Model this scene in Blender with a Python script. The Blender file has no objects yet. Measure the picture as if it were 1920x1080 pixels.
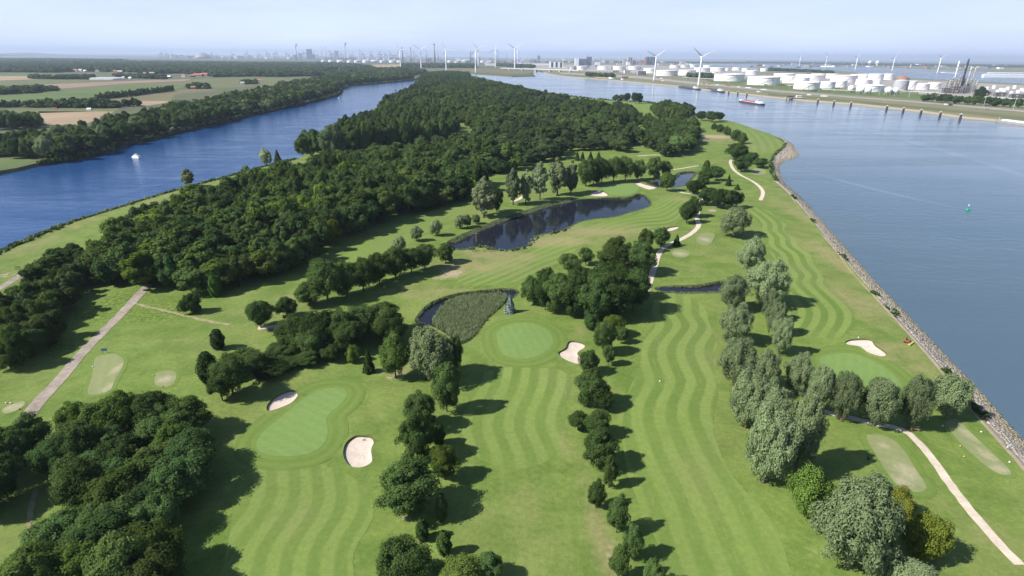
import bpy, math, random
import numpy as np
from mathutils import Matrix, Vector
from mathutils.geometry import delaunay_2d_cdt

# ------------------------------------------------------------------ camera, sky, sun, exposure
SC = bpy.context.scene
COL = SC.collection
CAM_H, FPX, PITCH, ROLL = 80.0, 1067.0, math.atan(433.0/1067.0), 0.0085
SUN_EL, SUN_AZ = math.radians(43.0), math.radians(17.0)     # light travels towards +x and a little +y

_f = np.array((0, math.cos(PITCH), -math.sin(PITCH)))
_r0 = np.array((1.0, 0, 0)); _u0 = np.array((0, math.sin(PITCH), math.cos(PITCH)))
_R = _r0*math.cos(ROLL) + _u0*math.sin(ROLL)
_U = _u0*math.cos(ROLL) - _r0*math.sin(ROLL)
cam = bpy.data.cameras.new('camera'); camo = bpy.data.objects.new('camera', cam); COL.objects.link(camo)
cam.sensor_width = 36.0; cam.lens = FPX/1920*36; cam.clip_start = 1.0; cam.clip_end = 200000
camo.matrix_world = Matrix(((_R[0], _U[0], -_f[0], 0), (_R[1], _U[1], -_f[1], 0), (_R[2], _U[2], -_f[2], CAM_H), (0, 0, 0, 1)))
SC.camera = camo

W = bpy.data.worlds.new('World'); SC.world = W; W.use_nodes = True
nt = W.node_tree; nt.nodes.clear()
def wn(t, **k):
    n = nt.nodes.new(t)
    for a, b in k.items(): setattr(n, a, b)
    return n
sky = wn('ShaderNodeTexSky', sky_type='NISHITA')
sky.sun_disc = False; sky.sun_elevation = SUN_EL; sky.altitude = 0
sky.sun_rotation = math.radians(-90) - SUN_AZ
sky.air_density = 1.1; sky.dust_density = 0.7; sky.ozone_density = 5.0
bg = wn('ShaderNodeBackground'); bg.inputs[1].default_value = 0.06
# thin high veil of cloud: long sight lines near the horizon look through more of it
tc = wn('ShaderNodeTexCoord'); mp = wn('ShaderNodeMapping'); mp.inputs['Scale'].default_value = (1.0, 1.0, 7.0)
cn = wn('ShaderNodeTexNoise'); cn.inputs['Scale'].default_value = 2.6; cn.inputs['Detail'].default_value = 6; cn.inputs['Roughness'].default_value = 0.55
cr = wn('ShaderNodeMapRange'); cr.inputs['From Min'].default_value = 0.35; cr.inputs['From Max'].default_value = 0.72; cr.inputs['To Min'].default_value = 0.72; cr.inputs['To Max'].default_value = 1.0
sp = wn('ShaderNodeSeparateXYZ'); ev = wn('ShaderNodeMapRange'); ev.inputs['From Min'].default_value = 0.0; ev.inputs['From Max'].default_value = 0.28; ev.inputs['To Min'].default_value = 0.9; ev.inputs['To Max'].default_value = 0.05
ev.interpolation_type = 'SMOOTHSTEP'
ml = wn('ShaderNodeMath', operation='MULTIPLY')
mx = wn('ShaderNodeMix', data_type='RGBA'); mx.inputs[7].default_value = (9.2, 10.6, 15.0, 1)
ow = wn('ShaderNodeOutputWorld')
L = nt.links.new
L(tc.outputs['Generated'], mp.inputs[0]); L(mp.outputs[0], cn.inputs[0]); L(cn.outputs[0], cr.inputs[0])
L(tc.outputs['Generated'], sp.inputs[0]); L(sp.outputs[2], ev.inputs[0]); L(cr.outputs[0], ml.inputs[0]); L(ev.outputs[0], ml.inputs[1])
L(sky.outputs[0], mx.inputs[6]); L(ml.outputs[0], mx.inputs[0]); L(mx.outputs[2], bg.inputs[0]); L(bg.outputs[0], ow.inputs[0])

sun = bpy.data.lights.new('sun', 'SUN'); sun.energy = 4.5; sun.angle = math.radians(0.53); sun.color = (1.0, 0.955, 0.88)
suno = bpy.data.objects.new('sun', sun); COL.objects.link(suno)
_sd = Vector((math.cos(SUN_EL)*math.cos(SUN_AZ), math.cos(SUN_EL)*math.sin(SUN_AZ), -math.sin(SUN_EL)))
suno.rotation_euler = _sd.to_track_quat('-Z', 'Y').to_euler()
suno.location = (-300, -90, 320)

SC.view_settings.view_transform = 'Standard'; SC.view_settings.look = 'None'
SC.view_settings.exposure = 0.8; SC.view_settings.gamma = 1.0
SC.render.engine = 'CYCLES'
cy = SC.cycles
cy.use_denoising = True; cy.max_bounces = 5; cy.diffuse_bounces = 2; cy.glossy_bounces = 2; cy.transmission_bounces = 2
cy.volume_bounces = 0; cy.transparent_max_bounces = 4; cy.caustics_reflective = False; cy.caustics_refractive = False
cy.sample_clamp_indirect = 4.0; cy.use_adaptive_sampling = False
try: cy.denoiser = 'OPENIMAGEDENOISE'
except Exception: pass

# ------------------------------------------------------------------ helpers
rng = np.random.default_rng(7); random.seed(7)
WATER_Z = -2.4
def ray(px, py):
    d = _f*FPX + (px-960)*_R - (py-540)*_U
    return d
def G(px, py, z=0.0):
    """ground point that stands at this place of the photograph (survey of the plan)"""
    d = ray(px, py); t = (z-CAM_H)/d[2]
    return np.array((d[0]*t, d[1]*t))
def GP(pts, z=0.0): return np.array([G(p[0], p[1], z) for p in pts])
def proj(x, y, z):
    v = np.array((x, y, z-CAM_H)); w = v@_f
    return 960+FPX*(v@_R)/w, 540-FPX*(v@_U)/w
def depth(x, y, z=0.0): return float(np.array((x, y, z-CAM_H))@_f)
def height_for(x, y, ty):
    """height of an upright thing at x,y whose top is seen at row ty"""
    lo, hi = 0.2, 260.0
    for _ in range(40):
        m = (lo+hi)/2
        if proj(x, y, m)[1] > ty: lo = m
        else: hi = m
    return lo
def H(x, y):
    x = np.asarray(x, float); y = np.asarray(y, float)
    k = np.clip((900-y)/500, 0, 1)*np.clip((y+100)/100, 0, 1)
    return k*(0.32*np.sin(x/9.0+1.3)*np.sin(y/11.0+0.4)+0.28*np.sin(x/17+y/23)+0.16*np.sin(x/6.5-y/8.2+2.0))

def inside(P, poly):
    x, y = P[:, 0], P[:, 1]; res = np.zeros(len(P), bool); n = len(poly)
    for i in range(n):
        x0, y0 = poly[i]; x1, y1 = poly[(i+1) % n]
        if y0 == y1: continue
        c = ((y0 > y) != (y1 > y)) & (x < (x1-x0)*(y-y0)/(y1-y0)+x0)
        res ^= c
    return res
def smooth_closed(P, n=5):
    P = np.asarray(P, float); m = len(P); out = []
    for i in range(m):
        p0, p1, p2, p3 = P[i-1], P[i], P[(i+1) % m], P[(i+2) % m]
        for k in range(n):
            t = k/n
            out.append(0.5*((2*p1)+(-p0+p2)*t+(2*p0-5*p1+4*p2-p3)*t*t+(-p0+3*p1-3*p2+p3)*t**3))
    return np.array(out)
def smooth_open(P, n=6):
    P = np.asarray(P, float); Q = np.vstack([2*P[0]-P[1], P, 2*P[-1]-P[-2]]); out = []
    for i in range(1, len(Q)-2):
        p0, p1, p2, p3 = Q[i-1], Q[i], Q[i+1], Q[i+2]
        for k in range(n):
            t = k/n
            out.append(0.5*((2*p1)+(-p0+p2)*t+(2*p0-5*p1+4*p2-p3)*t*t+(-p0+3*p1-3*p2+p3)*t**3))
    out.append(P[-1]); return np.array(out)
def ccw(P):
    a = 0.5*np.sum(P[:, 0]*np.roll(P[:, 1], -1)-np.roll(P[:, 0], -1)*P[:, 1])
    return P if a > 0 else P[::-1]
def offset_in(P, d):
    P = ccw(P); t = np.roll(P, -1, 0)-np.roll(P, 1, 0); t /= np.linalg.norm(t, axis=1)[:, None]+1e-9
    return P+np.stack([-t[:, 1], t[:, 0]], 1)*d
def grid_in(poly, s, jit=0.3, hexa=True):
    lo, hi = poly.min(0), poly.max(0)
    xs = np.arange(lo[0], hi[0]+s, s); ys = np.arange(lo[1], hi[1]+s, s*0.87)
    X, Y = np.meshgrid(xs, ys)
    if hexa: X = X+(np.arange(len(ys)) % 2)[:, None]*s*0.5
    P = np.stack([X.ravel(), Y.ravel()], 1)
    P = P+rng.uniform(-jit*s, jit*s, P.shape)
    return P[inside(P, poly)]

def mesh_np(name, V, F, uv=None):
    V = np.asarray(V, np.float32); F = np.asarray(F, np.int32)
    me = bpy.data.meshes.new(name); n, k = F.shape
    me.vertices.add(len(V)); me.vertices.foreach_set('co', V.ravel())
    me.loops.add(n*k); me.loops.foreach_set('vertex_index', F.ravel())
    me.polygons.add(n); me.polygons.foreach_set('loop_start', np.arange(0, n*k, k, dtype=np.int32))
    me.update(calc_edges=True)
    return me
def link(name, me, mat=None, parent=None, smooth=False):
    if mat is not None and len(me.materials) == 0: me.materials.append(mat)
    if smooth: me.polygons.foreach_set('use_smooth', np.ones(len(me.polygons), bool))
    o = bpy.data.objects.new(name, me); COL.objects.link(o)
    if parent is not None: o.parent = parent
    return o
def tag(o, label=None, cat=None, group=None, kind=None):
    if label: o['label'] = label
    if cat: o['category'] = cat
    if group: o['group'] = group
    if kind: o['kind'] = kind
    return o
def empty(name, x, y, z=0.0, rz=0.0):
    o = bpy.data.objects.new(name, None); COL.objects.link(o)
    o.location = (x, y, z); o.rotation_euler = (0, 0, rz); o.empty_display_size = 0.5
    return o
class MB:
    """collects boxes, tubes and prisms into one mesh"""
    def __init__(s): s.v = []; s.f = []
    def add(s, V, F):
        b = len(s.v); s.v += [tuple(map(float, p)) for p in V]; s.f += [tuple(i+b for i in q) for q in F]; return s
    def box(s, x0, x1, y0, y1, z0, z1):
        return s.add([(x0,y0,z0),(x1,y0,z0),(x1,y1,z0),(x0,y1,z0),(x0,y0,z1),(x1,y0,z1),(x1,y1,z1),(x0,y1,z1)],
                     [(3,2,1,0),(4,5,6,7),(0,1,5,4),(1,2,6,5),(2,3,7,6),(3,0,4,7)])
    def tube(s, p0, p1, r0, r1, n=8, cap=True):
        p0 = np.array(p0, float); p1 = np.array(p1, float); d = p1-p0; d /= np.linalg.norm(d)+1e-12
        a = np.cross(d, (0, 0, 1)) if abs(d[2]) < 0.9 else np.cross(d, (1, 0, 0)); a /= np.linalg.norm(a); b = np.cross(d, a)
        V = []
        for p, r in ((p0, r0), (p1, r1)):
            for k in range(n):
                t = 2*math.pi*k/n; V.append(p+r*(math.cos(t)*a+math.sin(t)*b))
        F = [(k, (k+1) % n, n+(k+1) % n, n+k) for k in range(n)]
        if cap: F += [tuple(range(n-1, -1, -1)), tuple(range(n, 2*n))]
        return s.add(V, F)
    def lathe(s, prof, n=24, cx=0, cy=0):
        V = []
        for r, z in prof:
            for k in range(n):
                t = 2*math.pi*k/n; V.append((cx+r*math.cos(t), cy+r*math.sin(t), z))
        F = []
        for j in range(len(prof)-1):
            for k in range(n):
                F.append((j*n+k, j*n+(k+1) % n, (j+1)*n+(k+1) % n, (j+1)*n+k))
        m = len(prof)-1; F.append(tuple(range(m*n, m*n+n))); F.append(tuple(range(n-1, -1, -1)))
        return s.add(V, F)
    def prism(s, poly, z0, z1):
        n = len(poly); V = [(p[0], p[1], z0) for p in poly]+[(p[0], p[1], z1) for p in poly]
        F = [(k, (k+1) % n, n+(k+1) % n, n+k) for k in range(n)]+[tuple(range(n-1, -1, -1)), tuple(range(n, 2*n))]
        return s.add(V, F)
    def mesh(s, name):
        me = bpy.data.meshes.new(name); me.from_pydata(s.v, [], s.f); me.update(); return me
    def build(s, name, mat, parent=None, smooth=False): return link(name, s.mesh(name), mat, parent, smooth)
def copy_tree(o, parent=None):
    c = o.copy(); COL.objects.link(c); c.parent = parent
    for ch in o.children: copy_tree(ch, c)
    return c
ORD = ['first', 'second', 'third', 'fourth', 'fifth', 'sixth', 'seventh', 'eighth', 'ninth', 'tenth', 'eleventh', 'twelfth',
       'thirteenth', 'fourteenth', 'fifteenth', 'sixteenth', 'seventeenth', 'eighteenth', 'nineteenth', 'twentieth', 'twenty-first', 'twenty-second', 'twenty-third', 'twenty-fourth', 'twenty-fifth', 'twenty-sixth']

# ------------------------------------------------------------------ materials
class NM:
    def __init__(s, name):
        s.m = bpy.data.materials.new(name); s.m.use_nodes = True; s.t = s.m.node_tree; s.t.nodes.clear()
        s.out = s.t.nodes.new('ShaderNodeOutputMaterial')
    def n(s, t, ins=None, **k):
        nd = s.t.nodes.new(t)
        for a, b in k.items(): setattr(nd, a, b)
        for a, b in (ins or {}).items():
            if isinstance(b, bpy.types.NodeSocket): s.t.links.new(b, nd.inputs[a])
            else: nd.inputs[a].default_value = b
        return nd
    def noise(s, vec, scale, detail=3, rough=0.55, dist=0.0):
        return s.n('ShaderNodeTexNoise', {'Vector': vec, 'Scale': scale, 'Detail': detail, 'Roughness': rough, 'Distortion': dist}).outputs[0]
    def rng(s, v, a, b, c=0.0, d=1.0, smooth=True):
        return s.n('ShaderNodeMapRange', {'Value': v, 'From Min': a, 'From Max': b, 'To Min': c, 'To Max': d},
                   interpolation_type='SMOOTHSTEP' if smooth else 'LINEAR').outputs[0]
    def math(s, op, a, b=0.0, clamp=False):
        return s.n('ShaderNodeMath', {0: a, 1: b}, operation=op, use_clamp=clamp).outputs[0]
    def mix(s, f, a, b, blend='MIX'):
        def c4(c): return c if isinstance(c, bpy.types.NodeSocket) else (*c, 1)
        return s.n('ShaderNodeMix', {0: f, 6: c4(a), 7: c4(b)}, data_type='RGBA', blend_type=blend).outputs[2]
    def attr(s, name): return s.n('ShaderNodeAttribute', attribute_name=name)
    def pos(s): return s.n('ShaderNodeNewGeometry').outputs['Position']
    def bump(s, h, strength, dist): return s.n('ShaderNodeBump', {'Height': h, 'Strength': strength, 'Distance': dist}).outputs[0]
    def surf(s, sh): s.t.links.new(sh, s.out.inputs['Surface']); return s.m
    def principled(s, col, rough=0.8, spec=0.3, normal=None, metal=0.0):
        d = {'Base Color': col if isinstance(col, bpy.types.NodeSocket) else (*col, 1), 'Roughness': rough, 'Metallic': metal, 'Specular IOR Level': spec}
        if normal is not None: d['Normal'] = normal
        return s.n('ShaderNodeBsdfPrincipled', d).outputs[0]
def plain(name, col, rough=0.6, var=0.12, scale=0.6, spec=0.3, metal=0.0):
    m = NM(name); p = m.n('ShaderNodeTexCoord').outputs['Object']
    a = m.noise(p, scale, 4); b = m.noise(p, scale*7, 2)
    f = m.math('ADD', m.math('MULTIPLY', a, 0.7), m.math('MULTIPLY', b, 0.3))
    v = m.rng(f, 0.3, 0.7, 1-var, 1+var)
    c = m.n('ShaderNodeVectorMath', {0: col, 3: v}, operation='SCALE').outputs[0]
    return m.surf(m.principled(c, rough, spec, None, metal))
# ground materials -------------------------------------------------
def grass_material(name, mode='rough', ca=(0.1,0.16,0.045), cb=(0.13,0.19,0.055)):
    m = NM(name); P = m.pos()
    big = m.noise(P, 0.022, 4, 0.6); mid = m.noise(P, 0.11, 4, 0.6); fine = m.noise(P, 0.9, 4, 0.65); vf = m.noise(P, 3.2, 3, 0.7)
    st = m.n('ShaderNodeMapping', {0: P, 'Rotation': (0, 0, 0.25), 'Scale': (1.3, 0.10, 1)}).outputs[0]
    streak = m.noise(st, 1.0, 4, 0.7)
    if mode == 'rough':
        c = m.mix(m.rng(mid, 0.32, 0.68), (0.098, 0.156, 0.029), (0.150, 0.206, 0.047))
        c = m.mix(m.rng(big, 0.44, 0.68, 0, 0.5), c, (0.172, 0.194, 0.062))
        dry = m.attr('dry').outputs['Fac']; lng = m.attr('long').outputs['Fac']; bare = m.attr('bare').outputs['Fac']
        dn = m.math('ADD', dry, m.math('MULTIPLY', m.math('SUBTRACT', mid, 0.5), m.math('MULTIPLY', dry, 2.2)))
        c = m.mix(m.rng(dn, 0.12, 0.95), c, (0.215, 0.205, 0.088))
        ln = m.math('ADD', lng, m.math('MULTIPLY', m.math('SUBTRACT', fine, 0.5), lng))
        c = m.mix(m.rng(ln, 0.2, 0.8), c, m.mix(m.rng(fine, 0.35, 0.65), (0.070, 0.130, 0.018), (0.150, 0.200, 0.042)))
        bn = m.math('ADD', bare, m.math('MULTIPLY', m.math('SUBTRACT', fine, 0.5), m.math('MULTIPLY', bare, 3.0)))
        c = m.mix(m.rng(bn, 0.25, 0.75), c, (0.33, 0.27, 0.18))
        c = m.mix(m.rng(streak, 0.57, 0.78, 0, 0.5), c, (0.23, 0.215, 0.10))
        bs = m.math('ADD', m.math('MULTIPLY', lng, 0.35), 0.12)
        nrm = m.bump(m.math('ADD', fine, m.math('MULTIPLY', vf, 0.5)), bs, 0.5)
        hi = 0.18
    elif mode == 'stripe':
        s = m.attr('stripe').outputs['Fac']
        wob = m.math('ADD', s, m.math('MULTIPLY', m.math('SUBTRACT', fine, 0.5), 0.09))
        sn = m.math('SINE', m.math('MULTIPLY', wob, 2*math.pi))
        amp = m.attr('amp').outputs['Fac']
        f = m.math('ADD', 0.5, m.math('MULTIPLY', m.math('SUBTRACT', m.rng(sn, -0.55, 0.55), 0.5), m.math('MULTIPLY', amp, m.rng(m.noise(P, 0.045, 3, 0.6), 0.3, 0.66, 0.45, 1.15))))
        c = m.mix(f, ca, cb)
        c = m.mix(m.rng(big, 0.45, 0.7, 0, 0.4), c, (0.165, 0.185, 0.075))
        dry = m.attr('dry').outputs['Fac']
        dn = m.math('ADD', dry, m.math('MULTIPLY', m.math('SUBTRACT', mid, 0.5), m.math('MULTIPLY', dry, 2.2)))
        c = m.mix(m.rng(dn, 0.1, 0.9, 0, 0.85), c, (0.245, 0.22, 0.10))
        c = m.mix(m.rng(streak, 0.56, 0.76, 0, 0.5), c, (0.235, 0.225, 0.105))
        nrm = m.bump(vf, 0.08, 0.3); hi = 0.12
    else:
        s = m.attr('stripe').outputs['Fac']
        sn = m.math('SINE', m.math('MULTIPLY', s, 2*math.pi))
        c = m.mix(m.rng(sn, -0.5, 0.5, 0.25, 0.75), ca, cb)
        c = m.mix(m.rng(mid, 0.45, 0.75, 0, 0.45), c, tuple(0.5*(x+y)*z for x, y, z in zip(ca, cb, (1.15, 1.05, 1.15))))
        if mode == 'tee':
            wear = m.attr('wear').outputs['Fac']
            wn_ = m.math('ADD', wear, m.math('MULTIPLY', m.math('SUBTRACT', m.noise(P, 0.9, 4, 0.7), 0.5), 0.7))
            c = m.mix(m.rng(wn_, 0.1, 1.1, 0, 0.85), c, (0.35, 0.315, 0.205))
        nrm = m.bump(vf, 0.05, 0.2); hi = 0.08
    v = m.rng(m.math('ADD', m.math('MULTIPLY', fine, 0.6), m.math('MULTIPLY', vf, 0.4)), 0.3, 0.7, 1-hi, 1+hi)
    c = m.n('ShaderNodeVectorMath', {0: c, 3: v}, operation='SCALE').outputs[0]
    return m.surf(m.principled(c, 0.85, 0.15, nrm))
M = {}
M['rough'] = grass_material('grass_rough', 'rough')
M['fairway'] = grass_material('grass_fairway', 'stripe', (0.106, 0.165, 0.033), (0.168, 0.230, 0.056))
M['green'] = grass_material('grass_green', 'green', (0.136, 0.214, 0.059), (0.154, 0.234, 0.067))
M['collar'] = grass_material('grass_collar', 'green', (0.104, 0.162, 0.032), (0.136, 0.196, 0.045))
M['tee'] = grass_material('grass_tee', 'tee', (0.185, 0.215, 0.092), (0.210, 0.232, 0.106))

def earth(name, c0, c1, sc=0.8, rough=0.9, bump=0.3, rnd=0.5):
    m = NM(name); P = m.pos(); a = m.noise(P, sc, 5, 0.65); b = m.noise(P, sc*6, 3, 0.6)
    f = m.rng(m.math('ADD', m.math('MULTIPLY', a, 0.65), m.math('MULTIPLY', b, 0.35)), 0.33, 0.67)
    return m.surf(m.principled(m.mix(f, c0, c1), rough, 0.2, m.bump(b, bump, 0.15)))
M['sand'] = earth('bunker_sand', (0.50, 0.415, 0.345), (0.60, 0.515, 0.445), 0.5, 0.95, 0.5)
M['lip'] = earth('bunker_lip_turf', (0.07, 0.085, 0.03), (0.13, 0.115, 0.06), 1.2)
M['path'] = earth('shell_path', (0.46, 0.385, 0.30), (0.60, 0.525, 0.435), 0.35)
M['asphalt'] = earth('worn_asphalt', (0.20, 0.165, 0.135), (0.35, 0.30, 0.25), 0.18)
M['dirt'] = earth('dirt_track', (0.20, 0.175, 0.095), (0.33, 0.285, 0.175), 0.5)
M['bank'] = earth('reedy_bank_soil', (0.055, 0.075, 0.025), (0.12, 0.12, 0.05), 1.0)
M['stone_bed'] = earth('stone_bed', (0.20, 0.17, 0.13), (0.36, 0.315, 0.26), 1.7, 0.9, 0.8)
M['kerb'] = earth('concrete_kerb', (0.24, 0.20, 0.14), (0.36, 0.31, 0.23), 0.5)
M['far_ground'] = earth('far_ground', (0.07, 0.085, 0.045), (0.12, 0.125, 0.07), 0.012)
M['industry_ground'] = earth('industry_ground', (0.135, 0.15, 0.075), (0.215, 0.195, 0.125), 0.02)
M['dock'] = earth('dock_paving', (0.24, 0.22, 0.20), (0.36, 0.34, 0.31), 0.03)

def water_material(name, deep, chop, rough, wind=0.02, spec=0.3, dirx=(0.6, 0.12), murk=None):
    m = NM(name); P = m.pos()
    mp = m.n('ShaderNodeMapping', {0: P, 'Rotation': (0, 0, 0.35), 'Scale': (1.0, 2.4, 1)}).outputs[0]
    r1 = m.noise(mp, 0.55, 3, 0.6); r2 = m.noise(mp, 0.14, 2, 0.5)
    sm = m.n('ShaderNodeMapping', {0: P, 'Rotation': (0, 0, -0.9), 'Scale': (wind, wind*5.5, 1)}).outputs[0]
    band = m.noise(sm, 1.0, 5, 0.62, 0.6)
    h = m.math('ADD', m.math('MULTIPLY', r1, 0.35), m.math('MULTIPLY', r2, 0.65))
    st = m.rng(band, 0.35, 0.68, chop*0.55, chop*1.25)
    nrm = m.n('ShaderNodeBump', {'Height': h, 'Strength': st, 'Distance': 1.0}).outputs[0]
    col = (*deep, 1)
    if murk is not None: col = m.mix(m.rng(m.noise(P, 0.004, 3), 0.35, 0.7), deep, murk)
    rr = m.rng(band, 0.35, 0.7, rough*0.6, rough*1.6)
    spec = m.rng(m.noise(sm, 0.6, 4, 0.6, 1.2), 0.38, 0.66, spec*0.7, spec*1.35)
    d = {'Base Color': col, 'Roughness': rr, 'IOR': 1.333, 'Specular IOR Level': spec, 'Normal': nrm}
    return m.surf(m.n('ShaderNodeBsdfPrincipled', d).outputs[0])
M['river_blue'] = water_material('river_water', (0.016, 0.060, 0.175), 0.45, 0.10, spec=0.22)
M['river_grey'] = water_material('canal_water', (0.070, 0.112, 0.155), 0.24, 0.10, 0.006, 0.25, murk=(0.092, 0.132, 0.164))
M['pond'] = water_material('pond_water', (0.012, 0.014, 0.022), 0.035, 0.03, 0.05, 0.5)
M['far_water'] = water_material('far_water', (0.06, 0.10, 0.15), 0.35, 0.2)

# the plan (points read off the photograph, turned into metres on the ground) ---------------
SHORE_L = [(-420, 640), (-200, 552), (0, 477), (37, 457), (135, 418), (207, 396), (282, 372), (350, 352), (410, 336), (480, 317), (560, 297),
           (600, 270), (650, 239), (700, 208), (750, 177), (780, 158), (787, 150), (796, 143)]
SHORE_R = [(836, 138), (880, 142), (905, 148), (940, 156), (1000, 170), (1060, 180), (1140, 188), (1205, 191), (1240, 198), (1300, 212), (1355, 224), (1385, 232),
           (1430, 247), (1455, 256), (1472, 267), (1466, 276), (1450, 290), (1442, 304), (1444, 322), (1452, 338), (1490, 375), (1552, 452), (1655, 570), (1715, 640), (1772, 702),
           (1865, 808), (1920, 873), (2010, 985), (2110, 1110)]
gl, gr = GP(SHORE_L), GP(SHORE_R)
PEN = np.vstack([gl, gr, [(145, -40), (-420, -40), (-420, gl[0][1]-20)]])
PONDS = {
 'long_pond': [(838, 456), (850, 447), (880, 432), (910, 420), (945, 407), (985, 395), (1022, 383), (1065, 373), (1135, 370), (1177, 370), (1192, 364), (1208, 365), (1220, 376),
   (1221, 386), (1205, 392), (1177, 398), (1155, 406), (1100, 413), (1080, 420), (1065, 428), (1042, 436), (1010, 441), (997, 450), (985, 461), (955, 468), (925, 468), (905, 462), (870, 470), (850, 467)],
 'upper_pond': [(1212, 343), (1235, 335), (1262, 331), (1272, 324), (1300, 321), (1308, 325), (1297, 337), (1283, 347), (1260, 351), (1235, 352)],
 'small_pond': [(1228, 537), (1260, 534), (1305, 535), (1350, 528), (1385, 530), (1385, 545), (1350, 549), (1310, 549), (1260, 547), (1235, 543)],
 'reed_pond': [(779, 604), (785, 588), (805, 570), (835, 558), (870, 550), (910, 545), (950, 541), (974, 545), (966, 556), (945, 570), (912, 600), (888, 632), (862, 645), (845, 630), (815, 612)],
}
BUNKERS = {
 'bunker half in the shade of trees beside the lower left green': [(500, 768), (503, 757), (520, 742), (545, 732), (557, 735), (558, 742), (545, 755), (520, 766), (505, 770)],
 'bean shaped bunker right below the lower left green': [(644, 847), (650, 832), (665, 821), (680, 819), (697, 821), (702, 830), (697, 842), (699, 862), (690, 872), (675, 877), (657, 875), (646, 862)],
 'heart shaped bunker beside the middle green': [(1047, 662), (1060, 654), (1066, 642), (1080, 640), (1096, 645), (1096, 652), (1083, 662), (1090, 670), (1089, 680), (1082, 684), (1067, 679), (1051, 670)],
 'long leaf shaped bunker above the right hand green': [(1585, 641), (1600, 637), (1632, 639), (1642, 650), (1661, 664), (1660, 669), (1650, 670), (1627, 662), (1612, 651), (1590, 646)],
 'small bunker on the bank of the long pond': [(1104, 365), (1115, 359), (1126, 358), (1139, 364), (1137, 368), (1122, 368)],
 'narrow bunker behind the green at the end of the long pond': [(1177, 343), (1197, 342), (1212, 347), (1231, 352), (1217, 356), (1200, 351), (1185, 347)],
 'small bunker beside the path at the dry fairway': [(1237, 428), (1255, 424), (1272, 422), (1270, 427), (1257, 432), (1247, 432)],
}
def blob(px, py, rx, ry, s): g = G(px, py); return (g[0], g[1], rx, ry, s)
DRY = [blob(*b) for b in [(1130, 435, 45, 14, .75), (1020, 452, 26, 9, 1.0), (930, 480, 22, 10, .9), (880, 500, 25, 12, .75), (800, 545, 18, 9, .7), (850, 585, 9, 9, .5), (1270, 375, 16, 10, .5),
   (1560, 480, 10, 40, .8), (1620, 570, 8, 24, .8), (1500, 400, 10, 45, .7), (1460, 360, 10, 25, .5), (1690, 670, 9, 16, .7), (1640, 600, 6, 12, .6), (1730, 720, 5, 9, .5), (740, 690, 6, 5, .8), (700, 640, 10, 3, .5),
   (1115, 960, 2.5, 12, .8), (1140, 1050, 3, 8, .9), (1060, 830, 2, 10, .5), (1580, 950, 2, 6, .4), (1850, 990, 6, 9, .45), (1760, 940, 4, 3, .4), (150, 420, 8, 30, .55), (60, 460, 10, 22, .6), (300, 372, 7, 40, .6), (440, 335, 9, 50, .6), (540, 305, 10, 40, .5),
   (1340, 262, 40, 40, .7), (1400, 275, 50, 60, .35), (1450, 540, 6, 14, .4), (560, 560, 12, 6, .5), (440, 590, 20, 4, .55), (350, 640, 30, 3, .4), (880, 690, 3, 3, .4), (1090, 620, 4, 5, .6), (1290, 505, 16, 7, .45), (1340, 480, 12, 14, .35),
   (1000, 960, 7, 16, .35), (1300, 900, 6, 18, .3), (560, 960, 6, 10, .3), (1100, 900, 3, 20, .5), (20, 760, 5, 4, .5), (90, 990, 2, 12, .6), (1470, 345, 8, 14, .5)]]
LONG = [blob(*b) for b in [(280, 590, 17, 9, 1.0), (230, 560, 10, 12, .9), (170, 590, 12, 10, .9), (120, 650, 5, 9, .7), (320, 565, 14, 6, .8), (1270, 525, 22, 4, .6), (1330, 560, 12, 2.5, .5), (870, 540, 28, 4, .6), (780, 425, 20, 4, .4), (20, 310, 60, 30, .8)]]
BARE = [blob(*b) for b in [(848, 512, 5.5, 5.5, .95), (825, 522, 4, 3, .6), (1340, 256, 21, 20, 1.0), (1108, 622, 1.6, 1.6, .7), (740, 708, 4, 2.2, .6), (1150, 1045, 1.4, 5, .55), (767, 972, 4, 1.4, .55), (828, 984, 1.0, .9, .6), (834, 1046, 1.2, 1.0, .6), (790, 1018, 1, 1, .5),
   (1522, 1048, 1.6, 3, .6), (510, 614, 6, 2.4, .7), (600, 645, 12, 3, .5), (640, 660, 10, 4, .45), (1130, 690, 1.5, 2, .5), (1065, 800, 1.4, 3, .5), (1180, 1052, 1.6, 1.2, .5), (10, 515, 4, 5, .6), (1200, 500, 5, 10, .4)]]
def masks(x, y):
    out = []
    for lst in (DRY, LONG, BARE):
        v = np.zeros(len(x))
        for (bx, by, rx, ry, s) in lst:
            d = ((x-bx)/rx)**2+((y-by)/ry)**2
            k = d < 6
            v[k] = np.maximum(v[k], s*np.exp(-d[k]))
        out.append(v)
    return out
def put_attr(me, name, v):
    a = me.attributes.new(name, 'FLOAT', 'POINT'); a.data.foreach_set('value', np.asarray(v, np.float32))
def cdt(poly, pts, holes=()):
    V = [tuple(p) for p in poly]; E = []; n = len(poly)
    F = [list(range(n))]
    for h in holes:
        b = len(V); V += [tuple(p) for p in h]; m = len(h); E += [(b+i, b+(i+1) % m) for i in range(m)]
    V += [tuple(p) for p in pts]
    r = delaunay_2d_cdt([Vector(v) for v in V], E, F, 1, 1e-4, False)
    P = np.array([tuple(v) for v in r[0]]); T = np.array([f for f in r[2] if len(f) == 3], np.int32)
    c = P[T].mean(1); keep = inside(c, poly)
    for h in holes: keep &= ~inside(c, h)
    T = T[keep]
    a = P[T]; cr = (a[:, 1, 0]-a[:, 0, 0])*(a[:, 2, 1]-a[:, 0, 1])-(a[:, 1, 1]-a[:, 0, 1])*(a[:, 2, 0]-a[:, 0, 0])
    T[cr < 0] = T[cr < 0][:, ::-1]
    return P, T
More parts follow.
